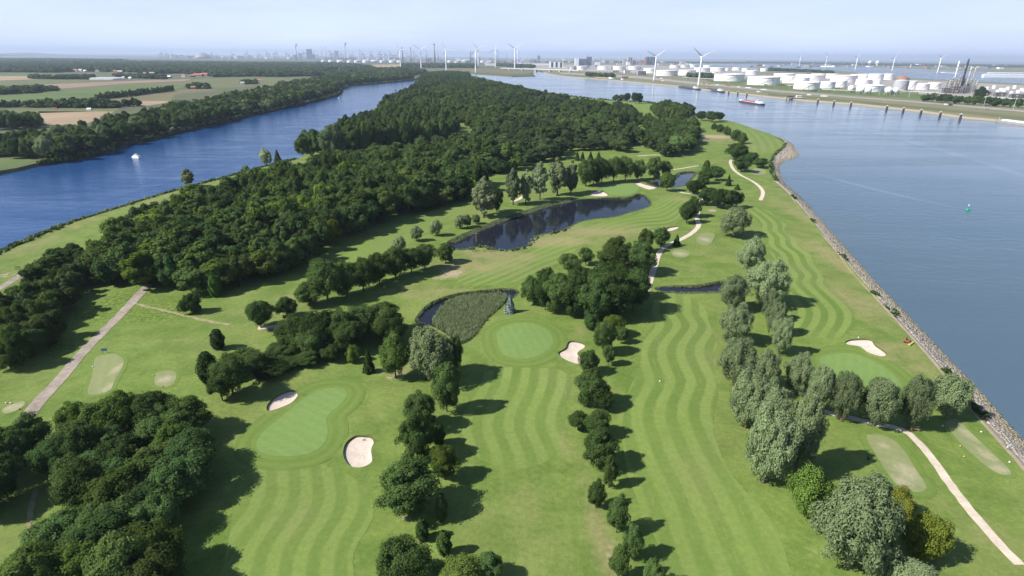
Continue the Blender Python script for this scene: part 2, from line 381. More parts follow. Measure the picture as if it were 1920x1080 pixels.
def sheet(name, poly, mat, dz, s, parent=None, flat=False, jit=0.25, pts=True, wob=0.0, holes=()):
    if wob: poly = poly+rng.normal(0, wob, poly.shape)
    P, T = cdt(ccw(poly), grid_in(offset_in(poly, s*0.4), s, jit) if pts else [], holes)
    z = (0 if flat else H(P[:, 0], P[:, 1]))+dz
    me = mesh_np(name, np.column_stack([P, np.broadcast_to(z, (len(P),))]), T)
    return link(name, me, mat, parent, smooth=True), me, P
def struct(o): o['kind'] = 'structure'; return o

# water and far land -----------------------------------------------------
def quad_sheet(name, pts, z, mat):
    V = [(p[0], p[1], z) for p in pts]; me = bpy.data.meshes.new(name); me.from_pydata(V, [], [tuple(range(len(V)))]); me.update()
    return struct(link(name, me, mat))
FAR = 90000.0
# the canal on the right and the river on the left meet far off behind the wooded tip
mid = GP([(960, 300), (815, 141), (815, 136)], WATER_Z)
quad_sheet('river', [(-3000, -400), (0, -400), mid[0], mid[1], mid[2], G(640, 118), G(-300, 118), (-9000, 2500)], WATER_Z, M['river_blue'])
quad_sheet('canal', [(0, -400), (3500, -400), (9000, 3000), G(2300, 122), G(700, 122), mid[2], mid[1], mid[0]], WATER_Z, M['river_grey'])

def lane(pts_, w):
    L_ = smooth_open(GP(pts_, WATER_Z), 8); t = np.gradient(L_, axis=0); t /= np.linalg.norm(t, axis=1)[:, None]; nr = np.stack([-t[:, 1], t[:, 0]], 1); k = len(L_); ww = w*np.sin(np.linspace(0.05, math.pi*0.98, k))
    V = np.vstack([np.column_stack([L_+nr*(ww*f)[:, None], np.full(k, WATER_Z+0.03)]) for f in (-0.5, 0.5)]); F = [(i+1, i, k+i, k+i+1) for i in range(k-1)]
    struct(link('wake', mesh_np('wake', V, F), M['wake']))
M['wake'] = water_material('wake_water', (0.105, 0.150, 0.190), 0.16, 0.15, 0.006, 0.30)
lane([(1430, 199), (1500, 214), (1600, 238), (1730, 272), (1920, 330), (2050, 380)], 16); lane([(1500, 318), (1600, 345), (1700, 370), (1808, 393)], 8); lane([(1405, 212), (1350, 200), (1280, 190)], 10)
M['wake_b'] = M['wake']; M['wake'] = water_material('river_wake', (0.018, 0.062, 0.175), 0.4, 0.12, 0.02, 0.25)
lane([(262, 296), (330, 288), (420, 270), (520, 245), (640, 205)], 9); lane([(60, 415), (200, 370), (330, 335), (480, 290)], 12); lane([(735, 178), (720, 190), (690, 205)], 10); lane([(120, 350), (300, 318), (480, 270), (600, 225)], 9)
bank_l = GP([(-500, 470), (0, 320), (30, 315), (72, 305), (150, 292), (237, 267), (262, 263), (287, 257), (332, 245), (400, 230), (445, 220), (480, 211), (555, 196), (630, 177), (642, 164), (665, 159),
             (715, 155), (775, 149), (784, 146), (790, 142), (800, 139), (836, 134.5), (890, 138), (960, 142.5), (1003, 142), (1000, 139), (985, 137), (960, 133.5), (940, 131)])
bank_r = GP([(1020, 135), (1035, 139), (1056, 142), (1110, 146.5), (1171, 151.5), (1200, 154), (1274, 161), (1312, 166), (1362, 171), (1440, 180), (1515, 187.5), (1615, 194.5), (1727, 207), (1815, 219), (1920, 228), (2300, 268)])
def land(name, shore, rest, mat):
    P = np.vstack([shore, rest]); me = bpy.data.meshes.new(name)
    Q, T = cdt(ccw(P), [])
    me = mesh_np(name, np.column_stack([Q, np.zeros(len(Q))]), T); o = struct(link(name, me, mat))
    n = len(shore)
    t = np.gradient(shore, axis=0); t /= np.linalg.norm(t, axis=1)[:, None]; nr = np.stack([t[:, 1], -t[:, 0]], 1)
    V = [(*p, 0) for p in shore]+[(*(p+q*(3.0 if shore[0][0] < 0 else 7.0)), WATER_Z-0.6) for p, q in zip(shore, nr)]
    F = [(i, i+1, n+i+1, n+i) for i in range(n-1)]
    b = bpy.data.meshes.new('bank'); b.from_pydata(V, [], F); b.update(); link('bank', b, M['bank'] if shore[0][0] < 0 else M['kerb'], o)
    return o
land('far_ground', bank_l, [G(960, 127), (1500, FAR), (-FAR, FAR), (-FAR, 1500), (-4000, 900)], M['far_ground'])
land('industry_ground', bank_r, [(7000, 1000), (FAR, 3000), (FAR, FAR), (1520, FAR), G(975, 126)], M['industry_ground'])

def px_sheet(name, pts, mat, z=0.06): return quad_sheet(name, ccw(GP(pts)), z, mat)
def field(name, c0, c1, sc=0.01):
    m = NM(name); P = m.pos()
    mp = m.n('ShaderNodeMapping', {0: P, 'Rotation': (0, 0, 0.5), 'Scale': (0.03, 0.5, 1)}).outputs[0]
    f = m.math('ADD', m.math('MULTIPLY', m.noise(P, sc, 4), 0.6), m.math('MULTIPLY', m.noise(mp, 1.0, 2), 0.4))
    return m.surf(m.principled(m.mix(m.rng(f, 0.35, 0.65), c0, c1), 0.9, 0.1))
FG = field('field_green', (0.085, 0.125, 0.045), (0.125, 0.160, 0.062)); FT = field('field_stubble', (0.270, 0.205, 0.135), (0.345, 0.265, 0.180))
FB = field('field_brown', (0.130, 0.125, 0.065), (0.175, 0.155, 0.085)); FP = field('field_ploughed', (0.230, 0.160, 0.125), (0.290, 0.205, 0.160))
FO = field('field_olive', (0.115, 0.130, 0.060), (0.145, 0.150, 0.072))
px_sheet('green_field', [(-80, 185), (0, 179), (110, 168), (240, 160), (350, 161), (326, 169.5), (240, 180.5), (179, 187), (37, 201), (-80, 211)], FG)
px_sheet('brown_field', [(240, 181.5), (326, 170), (355, 167), (420, 166), (327, 178), (321, 188), (240, 191), (190, 188)], FB)
px_sheet('stubble_field', [(205, 191), (321, 189), (305, 194), (270, 199), (232, 199)], FT)
px_sheet('stubble_field', [(72, 209), (215, 209), (200, 216), (160, 233), (88, 235)], FT)
px_sheet('verge', [(-80, 212), (40, 203), (225, 203), (218, 208), (-80, 216)], FO)
px_sheet('stubble_field', [(-80, 143), (104, 142.5), (104, 147.3), (0, 151), (-80, 153)], FT)
px_sheet('green_field', [(-80, 136), (106, 138), (104, 141.8), (-80, 142.5)], FG)
px_sheet('olive_field', [(-80, 154), (0, 151.5), (104, 148), (180, 149.5), (215, 151), (150, 155), (66, 158.5), (-80, 162)], FO)
px_sheet('ploughed_field', [(66, 159), (150, 155.5), (300, 149.5), (360, 148), (345, 152), (240, 156.5), (110, 166.5), (104, 166)], FP)
px_sheet('olive_field', [(346, 152), (362, 148), (400, 147), (530, 145.5), (545, 148), (500, 160), (420, 165), (352, 166), (348, 161), (300, 158.5)], FO)
px_sheet('green_field', [(240, 156.9), (300, 154.8), (346, 152.3), (345, 160.6), (240, 159.6), (112, 167.3)], FO, 0.03)
px_sheet('green_field', [(480, 152), (505, 148.5), (556, 145.8), (560, 148), (530, 156), (505, 166), (480, 168)], FO, 0.09)
px_sheet('meadow', [(145, 138), (300, 141), (300, 143.5), (185, 143.5)], FG)
px_sheet('meadow', [(352, 119.6), (455, 119.8), (455, 121.2), (352, 121.2)], FT)
px_sheet('dry_bank', [(640, 122), (752, 120.6), (752, 127.5), (700, 127.6)], FT)
px_sheet('dry_bank', [(834, 128.2), (900, 128.8), (1000, 131), (1000, 137.5), (955, 139.5), (890, 135.6), (836, 132)], FB)
px_sheet('grass_bank', [(752, 128), (834, 130), (830, 134.5), (800, 138), (752, 131)], FO)
px_sheet('inlet', [(608, 130), (680, 129), (690, 131.5), (640, 134.5), (612, 134)], M['river_blue'], 0.15)
px_sheet('meadow', [(-200, 372), (0, 317.5), (30, 312.5), (70, 302), (60, 297), (0, 296), (-200, 320)], FG)
px_sheet('far_lake', [(-100, 108), (240, 111), (238, 113), (-100, 110.5)], M['far_water'], 0.15)
px_sheet('far_lake', [(-100, 105), (300, 108), (300, 109), (-100, 106)], M['far_water'], 0.15)
# ground cover and water on the industrial shore
px_sheet('grass_bank', [(1056, 140), (1110, 143), (1165, 147), (1165, 149.5), (1110, 145.2), (1058, 141.5)], FO)
px_sheet('grass_bank', [(1320, 147.5), (1411, 149), (1470, 158), (1600, 168), (1730, 177), (1730, 187), (1600, 178), (1440, 166), (1330, 154)], FG)
px_sheet('grass_bank', [(1440, 174), (1600, 188), (1730, 200), (1920, 219), (1920, 225), (1730, 205), (1600, 192), (1440, 178.5)], FO)
px_sheet('quay_road', [(1050, 136), (1200, 143), (1330, 157), (1440, 168), (1600, 181), (1730, 191), (1920, 207), (1920, 210), (1730, 193.5), (1600, 183.5), (1440, 170.5), (1330, 160.5), (1200, 147), (1050, 138)], M['dock'])
px_sheet('dock_paving', [(1000, 120.5), (1200, 122), (1420, 128), (1420, 146), (1330, 145.5), (1220, 139), (1000, 129)], M['dock'], 0.03)
px_sheet('dock_paving', [(1420, 140), (1720, 150), (1920, 160), (1920, 196), (1740, 183), (1700, 166), (1600, 165), (1420, 152)], M['dock'], 0.03)
px_sheet('far_channel', [(1300, 119.5), (1420, 121), (1700, 128), (1760, 131.5), (1920, 137), (2200, 147), (2200, 168), (1920, 157), (1700, 146.5), (1560, 131), (1420, 126.5), (1300, 122)], M['far_water'], 0.15)
px_sheet('sand_bar', [(1640, 128.2), (1757, 137.5), (1860, 142.2), (2100, 147), (2100, 148.5), (1860, 144.2), (1757, 138.8), (1640, 130.5)], FT, 0.3)

# the golf peninsula -------------------------------------------------------
ponds = {k: ccw(smooth_closed(GP(v), 4)) for k, v in PONDS.items()}
bunkers = {k: ccw(smooth_closed(GP(v), 4)) for k, v in BUNKERS.items()}
holes = list(ponds.values())+list(bunkers.values())
pts = []
for lo, hi, s in ((-40, 60, 9), (60, 260, 2.6), (260, 480, 5.0), (480, 900, 10.0), (900, 3200, 32.0)):
    b = PEN.copy(); box = np.array([(-420, lo), (900, lo), (900, hi), (-420, hi)], float)
    p = grid_in(box, s, 0.3)
    if lo == 60: p = p[(p[:, 0] > -1.0*p[:, 1]-25) & (p[:, 0] < 1.0*p[:, 1]+25)]
    p = p[inside(p, offset_in(PEN, 0.8))]; pts.append(p)
pts = np.vstack(pts)
ok = np.ones(len(pts), bool)
for h in holes: ok &= ~inside(pts, h)
pts = pts[ok]
P, T = cdt(ccw(PEN), pts, holes)
z = H(P[:, 0], P[:, 1])
def near_poly(P, poly):
    d = np.full(len(P), 1e9); k = (np.abs(P-poly.mean(0)).max(1) < 60)
    if k.any(): d[k] = np.sqrt(((P[k][:, None, :]-poly[None])**2).sum(2)).min(1)
    return d
for b in bunkers.values(): z = z+0.14*(near_poly(P, b) < 0.02)
me = mesh_np('golf_course_ground', np.column_stack([P, z]), T)
for n_, v in zip(('dry', 'long', 'bare'), masks(P[:, 0], P[:, 1])): put_attr(me, n_, v)
ground = struct(link('golf_course_ground', me, M['rough'], smooth=True))
ground['label'] = 'rough mown grass of the golf course on the peninsula'
# banks of the peninsula down to the water
def bank_strip(name, line, width, mat, n=5, up=0.0, amp=0.35, parent=None):
    L_ = smooth_open(line, 5); t = np.gradient(L_, axis=0); t /= np.linalg.norm(t, axis=1)[:, None]; nr = np.stack([-t[:, 1], t[:, 0]], 1)
    V = []; k = len(L_); w = width(L_) if callable(width) else np.full(k, width)
    for j in range(n+1):
        f = j/n; q = L_+nr*(w*f)[:, None]
        zz = (1-f)*(H(L_[:, 0], L_[:, 1])+up)+f*(WATER_Z-0.7)
        if 0 < j < n: zz = zz+rng.uniform(-amp, amp, k); q = q+rng.uniform(-0.3, 0.3, q.shape)
        V.append(np.column_stack([q, zz]))
    V = np.vstack(V); F = [(j*k+i, j*k+i+1, (j+1)*k+i+1, (j+1)*k+i) for j in range(n) for i in range(k-1)]
    return struct(link(name, mesh_np(name, V, F), mat, parent, smooth=False))
bank_strip('bank', gl, 3.2, M['bank'], 3, 0.0, 0.15, ground)
def rw(L_):
    d = np.hypot(*(L_-G(1470, 285)).T); return 9.2+13.0*np.exp(-(d/38)**2)
RIP = gr[8:]
bank_strip('stone_revetment', gr[8:], rw, M['stone_bed'], 6, 0.0, 0.18)
bank_strip('bank', gr[:9], 5.0, M['bank'], 3, 0.0, 0.2, ground)

def ribbon(name, line, width, mat, dz=0.07, wob=0.06, n=6, parent=None):
    L_ = smooth_open(line, n); seg = np.r_[0, np.cumsum(np.hypot(*np.diff(L_, axis=0).T))]
    m = max(8, int(seg[-1]/1.6)); s = np.linspace(0, seg[-1], m)
    L_ = np.column_stack([np.interp(s, seg, L_[:, 0]), np.interp(s, seg, L_[:, 1])])
    t = np.gradient(L_, axis=0); t /= np.linalg.norm(t, axis=1)[:, None]; nr = np.stack([-t[:, 1], t[:, 0]], 1)
    V = []
    for f in (-0.5, -0.2, 0.2, 0.5):
        q = L_+nr*(width*f+(rng.normal(0, wob, m) if abs(f) == 0.5 else 0))[:, None] if abs(f) == 0.5 else L_+nr*(width*f)
        V.append(np.column_stack([q, H(q[:, 0], q[:, 1])+dz]))
    V = np.vstack(V); F = [(j*m+i+1, j*m+i, (j+1)*m+i, (j+1)*m+i+1) for j in range(3) for i in range(m-1)]
    F = [f[::-1] for f in F]
    return struct(link(name, mesh_np(name, V, F), mat, parent, smooth=True))
kerb_line = GP([(1452, 338), (1490, 375), (1552, 452), (1655, 570), (1715, 640), (1772, 702), (1865, 808), (1920, 873), (2010, 985)])
ribbon('kerb_strip', kerb_line+np.array((-0.5, 0)), 0.9, M['kerb'], 0.10, 0.03)
ribbon('road', GP([(280, 535), (268, 548), (235, 580), (190, 625), (150, 665), (115, 705), (75, 748), (45, 785), (20, 815), (-10, 850)]), 3.2, M['asphalt'])
ribbon('road', GP([(-60, 580), (0, 540), (50, 507), (90, 480)]), 3.2, M['asphalt'])
for nm, pts_, w in (('path', [(1500, 755), (1527, 766), (1577, 781), (1632, 795), (1690, 807), (1722, 830), (1752, 865), (1790, 917), (1830, 967), (1870, 1015), (1902, 1050), (1912, 1060)], 1.9),
                    ('path', [(1371, 300), (1370, 307), (1385, 327), (1415, 342), (1430, 360), (1426, 375)], 2.3),
                    ('path', [(1318, 372), (1312, 385), (1307, 407), (1310, 422), (1297, 437), (1277, 450), (1252, 461), (1237, 475), (1226, 505), (1212, 545)], 2.4),
                    ('path', [(1255, 319), (1280, 316), (1310, 311)], 2.0), ('path', [(1270, 359), (1285, 363), (1310, 366)], 2.6), ('path', [(1195, 293), (1230, 290), (1260, 292)], 3.0),
                    ('path', [(484, 617), (510, 614), (535, 613)], 2.2), ('path', [(960, 378), (972, 374), (985, 366)], 2.5), ('path', [(1125, 200), (1140, 203), (1155, 209)], 6.0)):
    ribbon(nm, GP(pts_), w, M['path'])
ribbon('dirt_track', GP([(252, 568), (275, 575), (300, 581), (337, 591), (375, 600), (430, 610)]), 1.2, M['dirt'], 0.05, 0.2)
ribbon('dirt_track', GP([(66, 915), (58, 950), (48, 1000), (36, 1060), (25, 1110)]), 0.9, M['dirt'], 0.05, 0.12)

def fairway(pts_, guide, axis, period, label, amp=1.0, s=1.6, n=4):
    poly = smooth_closed(GP(pts_), n); o, me, P = sheet('fairway', poly, M['fairway'], 0.03, s, jit=0.12, wob=0.05)
    g = smooth_open(GP(guide), 8); a = 1 if axis == 'y' else 0; b = 1-a
    k = np.argsort(g[:, a]); u = P[:, b]-np.interp(P[:, a], g[k, a], g[k, b])
    put_attr(me, 'stripe', u/period); put_attr(me, 'amp', amp*np.clip((P[:, 1]-60)/70, 0.5, 1)); put_attr(me, 'dry', masks(P[:, 0], P[:, 1])[0])
    struct(o); o['label'] = label; return o
fairway([(1228, 562), (1222, 585), (1226, 605), (1210, 632), (1203, 655), (1201, 680), (1190, 708), (1176, 740), (1170, 775), (1167, 810), (1170, 850), (1180, 900), (1205, 955), (1240, 1030), (1290, 1130), (1515, 1130), (1485, 1080), (1460, 995), (1438, 965),
         (1397, 920), (1370, 887), (1346, 840), (1337, 805), (1341, 765), (1347, 740), (1340, 712), (1335, 680), (1344, 640), (1331, 607), (1323, 580), (1308, 562), (1285, 554), (1255, 553)],
        [(1252, 540), (1252, 572), (1251, 587), (1261, 605), (1258, 618), (1237, 645), (1232, 665), (1237, 685), (1247, 712), (1242, 732), (1230, 757), (1226, 785), (1233, 812), (1247, 850), (1272, 897), (1297, 950), (1347, 1080), (1370, 1140)], 'y', 5.5,
        'long striped fairway between the willow row and the middle tree row')
fairway([(880, 740), (868, 775), (868, 810), (885, 848), (920, 870), (960, 878), (1000, 873), (1030, 859), (1055, 833), (1064, 795), (1062, 755), (1072, 715), (1050, 695), (1010, 690), (960, 688), (915, 695), (890, 712)],
        [(1012, 690), (1008, 720), (998, 745), (986, 772), (984, 800), (996, 830), (1008, 858), (1012, 890)], 'y', 5.0, 'striped fairway with a rounded end below the middle green', 1.0)
fairway([(455, 905), (480, 885), (530, 872), (590, 872), (640, 884), (680, 908), (697, 935), (700, 965), (687, 995), (670, 1022), (662, 1050), (664, 1080), (672, 1130), (410, 1130), (420, 1060), (435, 985)],
        [(640, 860), (648, 900), (652, 935), (641, 970), (616, 1010), (602, 1050), (600, 1130)], 'y', 4.6, 'striped fairway in the lower left below the large green', 1.1)
fairway([(1400, 385), (1440, 395), (1457, 412), (1474, 421), (1470, 434), (1490, 448), (1498, 461), (1521, 475), (1532, 497), (1546, 525), (1580, 550), (1588, 562), (1601, 583), (1601, 610), (1588, 625), (1562, 634), (1502, 624), (1478, 607), (1486, 572), (1478, 545), (1462, 520),
         (1456, 492), (1440, 465), (1430, 440), (1420, 415), (1395, 395)],
        [(1410, 380), (1450, 405), (1466, 420), (1468, 434), (1481, 446), (1485, 460), (1507, 476), (1516, 497), (1533, 517), (1530, 532), (1548, 550), (1566, 566), (1581, 585), (1580, 606), (1566, 628), (1560, 650)], 'y', 5.2,
        'wavy striped fairway along the stone shore')
fairway([(1297, 375), (1270, 366), (1240, 366), (1230, 385), (1195, 402), (1150, 412), (1085, 430), (1030, 455), (980, 476), (930, 492), (880, 505), (858, 520), (870, 535), (930, 536), (990, 522), (1050, 492), (1090, 462), (1130, 444), (1225, 434), (1265, 418), (1285, 395)],
        [(1300, 370), (1277, 376), (1242, 397), (1185, 405), (1135, 418), (1100, 432), (1060, 443), (1022, 455), (960, 482), (880, 512), (820, 540)], 'x', 6.4, 'pale dry striped fairway curving along the long pond', 0.7)
fairway([(885, 371), (820, 392), (750, 420), (700, 448), (650, 478), (605, 506), (560, 540), (500, 575), (460, 592), (480, 602), (540, 580), (600, 540), (650, 512), (705, 485), (765, 458), (810, 432), (865, 402), (885, 392)],
        [(890, 380), (800, 415), (720, 452), (650, 490), (580, 532), (500, 580), (450, 600)], 'x', 6.5, 'narrow fairway along the edge of the dark wood', 0.45)
fairway([(1370, 232), (1400, 240), (1440, 254), (1466, 268), (1455, 282), (1425, 292), (1395, 288), (1402, 268), (1385, 250)],
        [(1380, 225), (1410, 250), (1425, 270), (1430, 300)], 'y', 9.0, 'sward on the bulge of the shore near the far tip', 0.5, 5.0)
fairway([(1160, 188), (1205, 192), (1225, 197), (1215, 210), (1195, 208), (1175, 198)], [(1180, 185), (1200, 200), (1210, 215)], 'y', 14, 'far fairway between the wood and the canal', 0.35, 8.0)

def green(pts_, label, ang=0.4, tee=False, wear=(), collar=4.6, per=2.6):
    poly = smooth_closed(GP(pts_), 4)
    root = None
    if collar:
        o, me, P = sheet('collar', ccw(offset_in(poly, -collar)), M['collar'], 0.05, 1.8, holes=[offset_in(b, -0.7) for b in bunkers.values() if np.hypot(*(b.mean(0)-poly.mean(0))) < 40])
        put_attr(me, 'stripe', near_poly(P, smooth_closed(poly, 3))/2.4)
    o2, me, P = sheet('tee' if tee else 'green', poly, M['tee' if tee else 'green'], 0.08, 1.2)
    put_attr(me, 'stripe', (P[:, 0]*math.cos(ang)+P[:, 1]*math.sin(ang))/per)
    if tee:
        w = np.zeros(len(P))
        for (a, b, rx, ry) in wear:
            g = G(a, b); w = np.maximum(w, np.exp(-((P[:, 0]-g[0])/rx)**2-((P[:, 1]-g[1])/ry)**2))
        put_attr(me, 'wear', w)
    if collar: o.parent = o2
    struct(o2); o2['label'] = label
    return o2
green([(650, 742), (648, 731), (635, 727), (610, 728), (588, 735), (563, 751), (540, 770), (515, 790), (493, 810), (481, 830), (483, 843), (495, 852), (515, 858), (545, 859), (575, 855), (600, 843), (613, 825), (615, 805), (612, 790), (620, 775), (638, 760)], 'large kidney shaped putting green at lower left', 1.0)
green([(931, 632), (937, 620), (955, 611), (985, 608), (1010, 613), (1030, 625), (1037, 640), (1030, 655), (1010, 668), (985, 674), (955, 671), (938, 660)], 'round putting green in the middle', 0.25)
green([(1538, 668), (1563, 661), (1595, 662), (1625, 672), (1655, 688), (1682, 710), (1690, 728), (1660, 740), (1625, 742), (1596, 730), (1568, 706), (1546, 688)], 'putting green behind the row of willows at right', -0.5)
green([(1130, 352), (1142, 345), (1172, 341), (1196, 348), (1193, 360), (1175, 367), (1150, 367), (1137, 361)], 'putting green at the end of the long pond', 0.8, collar=2.2)
green([(1624, 822), (1638, 817), (1658, 820), (1680, 831), (1700, 853), (1716, 878), (1736, 908), (1735, 918), (1722, 923), (1700, 920), (1676, 905), (1646, 862)], 'pale oval tee beside the shell path', 1.1, True, [(1656, 838, 1.6, 1.2), (1700, 885, 2.6, 3.5), (1690, 905, 2.5, 2)], 1.8)
green([(1775, 790), (1795, 781), (1822, 808), (1865, 850), (1896, 884), (1884, 890), (1860, 880), (1830, 855), (1798, 824)], 'long worn tee beside the stone shore', 0.8, True, [(1820, 812, 1.6, 3), (1850, 850, 1.4, 3), (1875, 878, 2.2, 1.6)], 0.9)
green([(178, 672), (195, 665), (215, 664), (231, 674), (229, 690), (215, 714), (203, 733), (165, 737), (172, 705)], 'curved tee beside the asphalt road', 0.5, True, [(222, 690, 1.4, 4), (205, 725, 1.5, 3)], 1.0)
green([(291, 704), (305, 697), (326, 697), (331, 707), (325, 720), (312, 726), (292, 722)], 'small round tee at left', 0.5, True, [(310, 712, 2.4, 2.2)], 0.9)
green([(4, 766), (25, 755), (43, 750), (45, 757), (30, 768), (10, 774)], 'worn tee left of the asphalt road', 0.5, True, [(25, 762, 3, 2.5)], 0.5)
green([(1310, 440), (1325, 436), (1340, 438), (1337, 450), (1330, 459), (1315, 460), (1305, 452)], 'worn square tee right of the winding path', 0.5, True, [(1322, 449, 3.2, 4)], 0)
green([(1259, 476), (1268, 469), (1285, 470), (1293, 477), (1283, 484), (1266, 483)], 'worn round tee right of the winding path', 0.5, True, [(1275, 477, 3.5, 3)], 0)
green([(1327, 395), (1336, 391), (1345, 395), (1336, 399)], 'small worn tee by the dark thicket', 0.5, True, [(1336, 395, 2.6, 3)], 0)
green([(1404, 321), (1420, 315), (1437, 321), (1430, 328), (1412, 328)], 'pale tee inside the bend of the shore', 0.5, True, [(1420, 321, 5, 6)], 0)

for lab, poly in bunkers.items():
    e = poly; hz = H(e[:, 0], e[:, 1]); n = len(e)
    i1 = offset_in(e, 0.18); c = e.mean(0); big_ = 1.0 if np.ptp(e[:, 0]) > 3 else 0.6
    V = np.vstack([np.column_stack([e, hz+0.14]), np.column_stack([i1, hz-0.34*big_])])
    lip = mesh_np('bunker_lip', V, [(i, (i+1) % n, n+(i+1) % n, n+i) for i in range(n)])
    V = [np.column_stack([i1, hz-0.34*big_])]
    for f, dz in ((0.8, -0.44), (0.55, -0.52), (0.25, -0.56)):
        q = c+(i1-c)*f; V.append(np.column_stack([q, H(q[:, 0], q[:, 1])+dz*big_+rng.normal(0, 0.015, n)]))
    V.append(np.array([[c[0], c[1], float(H(c[0], c[1]))-0.57*big_]])); V = np.vstack(V)
    F = [(j*n+i, j*n+(i+1) % n, (j+1)*n+(i+1) % n) for j in range(3) for i in range(n)]+[(j*n+i, (j+1)*n+(i+1) % n, (j+1)*n+i) for j in range(3) for i in range(n)]
    F += [(3*n+i, 3*n+(i+1) % n, 4*n) for i in range(n)]
    o = struct(link('bunker', mesh_np('bunker', V, F), M['sand'], smooth=True)); o['label'] = 'pale sand '+lab
    link('bunker_lip', lip, M['lip'], o)
for nm, poly in ponds.items():
    hz = H(poly[:, 0], poly[:, 1]); i1 = offset_in(poly, 0.9); n = len(poly)
    V = np.vstack([np.column_stack([poly, hz]), np.column_stack([i1, np.full(n, -0.95)])])
    me = mesh_np('bank', V, [(i, (i+1) % n, n+(i+1) % n, n+i) for i in range(n)])
    o, _, _ = sheet('pond', offset_in(poly, -0.2), M['pond'], -0.62, 20, flat=True, pts=False)
    struct(o); o['label'] = nm.replace('_', ' ')+' of dark still water on the golf course'
    link('bank', me, M['bank'], o)
# ------------------------------------------------------------------ foliage
def leaf_material(name, c_dark, c_light, hue=0.28, transl=0.25):
    m = NM(name); g = m.n('ShaderNodeNewGeometry'); oi = m.n('ShaderNodeObjectInfo')
    isl = g.outputs['Random Per Island']; r = oi.outputs['Random']
    c = m.mix(m.rng(isl, 0.0, 1.0, 0, 1, False), c_dark, c_light)
    c = m.mix(m.math('MULTIPLY', m.rng(r, 0.55, 1.0, 0, 1, False), hue), c, tuple(x*k for x, k in zip(c_light, (1.25, 1.02, 0.7))))
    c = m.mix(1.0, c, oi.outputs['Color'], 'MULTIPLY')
    r2 = m.math('FRACT', m.math('MULTIPLY', r, 7.31))
    c = m.n('ShaderNodeVectorMath', {0: c, 3: m.rng(r2, 0, 1, 0.66, 1.36, False)}, operation='SCALE').outputs[0]
    d = m.n('ShaderNodeBsdfDiffuse', {'Color': c}).outputs[0]
    t = m.n('ShaderNodeBsdfTranslucent', {'Color': m.mix(0.5, c, (0.10, 0.16, 0.02), 'MIX')}).outputs[0]
    s = m.n("ShaderNodeMixShader", {0: transl, 1: d, 2: t}).outputs[0]
    return m.surf(s)
M['leaf'] = leaf_material('broadleaf_foliage', (0.042, 0.076, 0.021), (0.092, 0.148, 0.046))
M['leaf_willow'] = leaf_material('willow_foliage', (0.125, 0.178, 0.075), (0.240, 0.302, 0.155), 0.12)
M['leaf_poplar'] = leaf_material('poplar_foliage', (0.130, 0.175, 0.080), (0.250, 0.305, 0.165), 0.3)
M['leaf_conifer'] = leaf_material('conifer_foliage', (0.026, 0.052, 0.018), (0.060, 0.098, 0.030), 0.2, 0.12)
M['leaf_spruce'] = leaf_material('spruce_foliage', (0.110, 0.145, 0.135), (0.240, 0.285, 0.270), 0.0, 0.1)
M['leaf_lime'] = leaf_material('light_foliage', (0.050, 0.084, 0.020), (0.125, 0.172, 0.046))
M['leaf_dusk'] = leaf_material('dusky_foliage', (0.036, 0.062, 0.022), (0.086, 0.128, 0.050))
M['leaf_far'] = leaf_material('far_foliage', (0.048, 0.082, 0.026), (0.100, 0.145, 0.050), 0.3)
M['reed'] = leaf_material('reed_foliage', (0.215, 0.275, 0.140), (0.430, 0.480, 0.300), 0.1, 0.5)
M['bark'] = plain('bark', (0.11, 0.085, 0.06), 0.9, 0.3, 3.0)

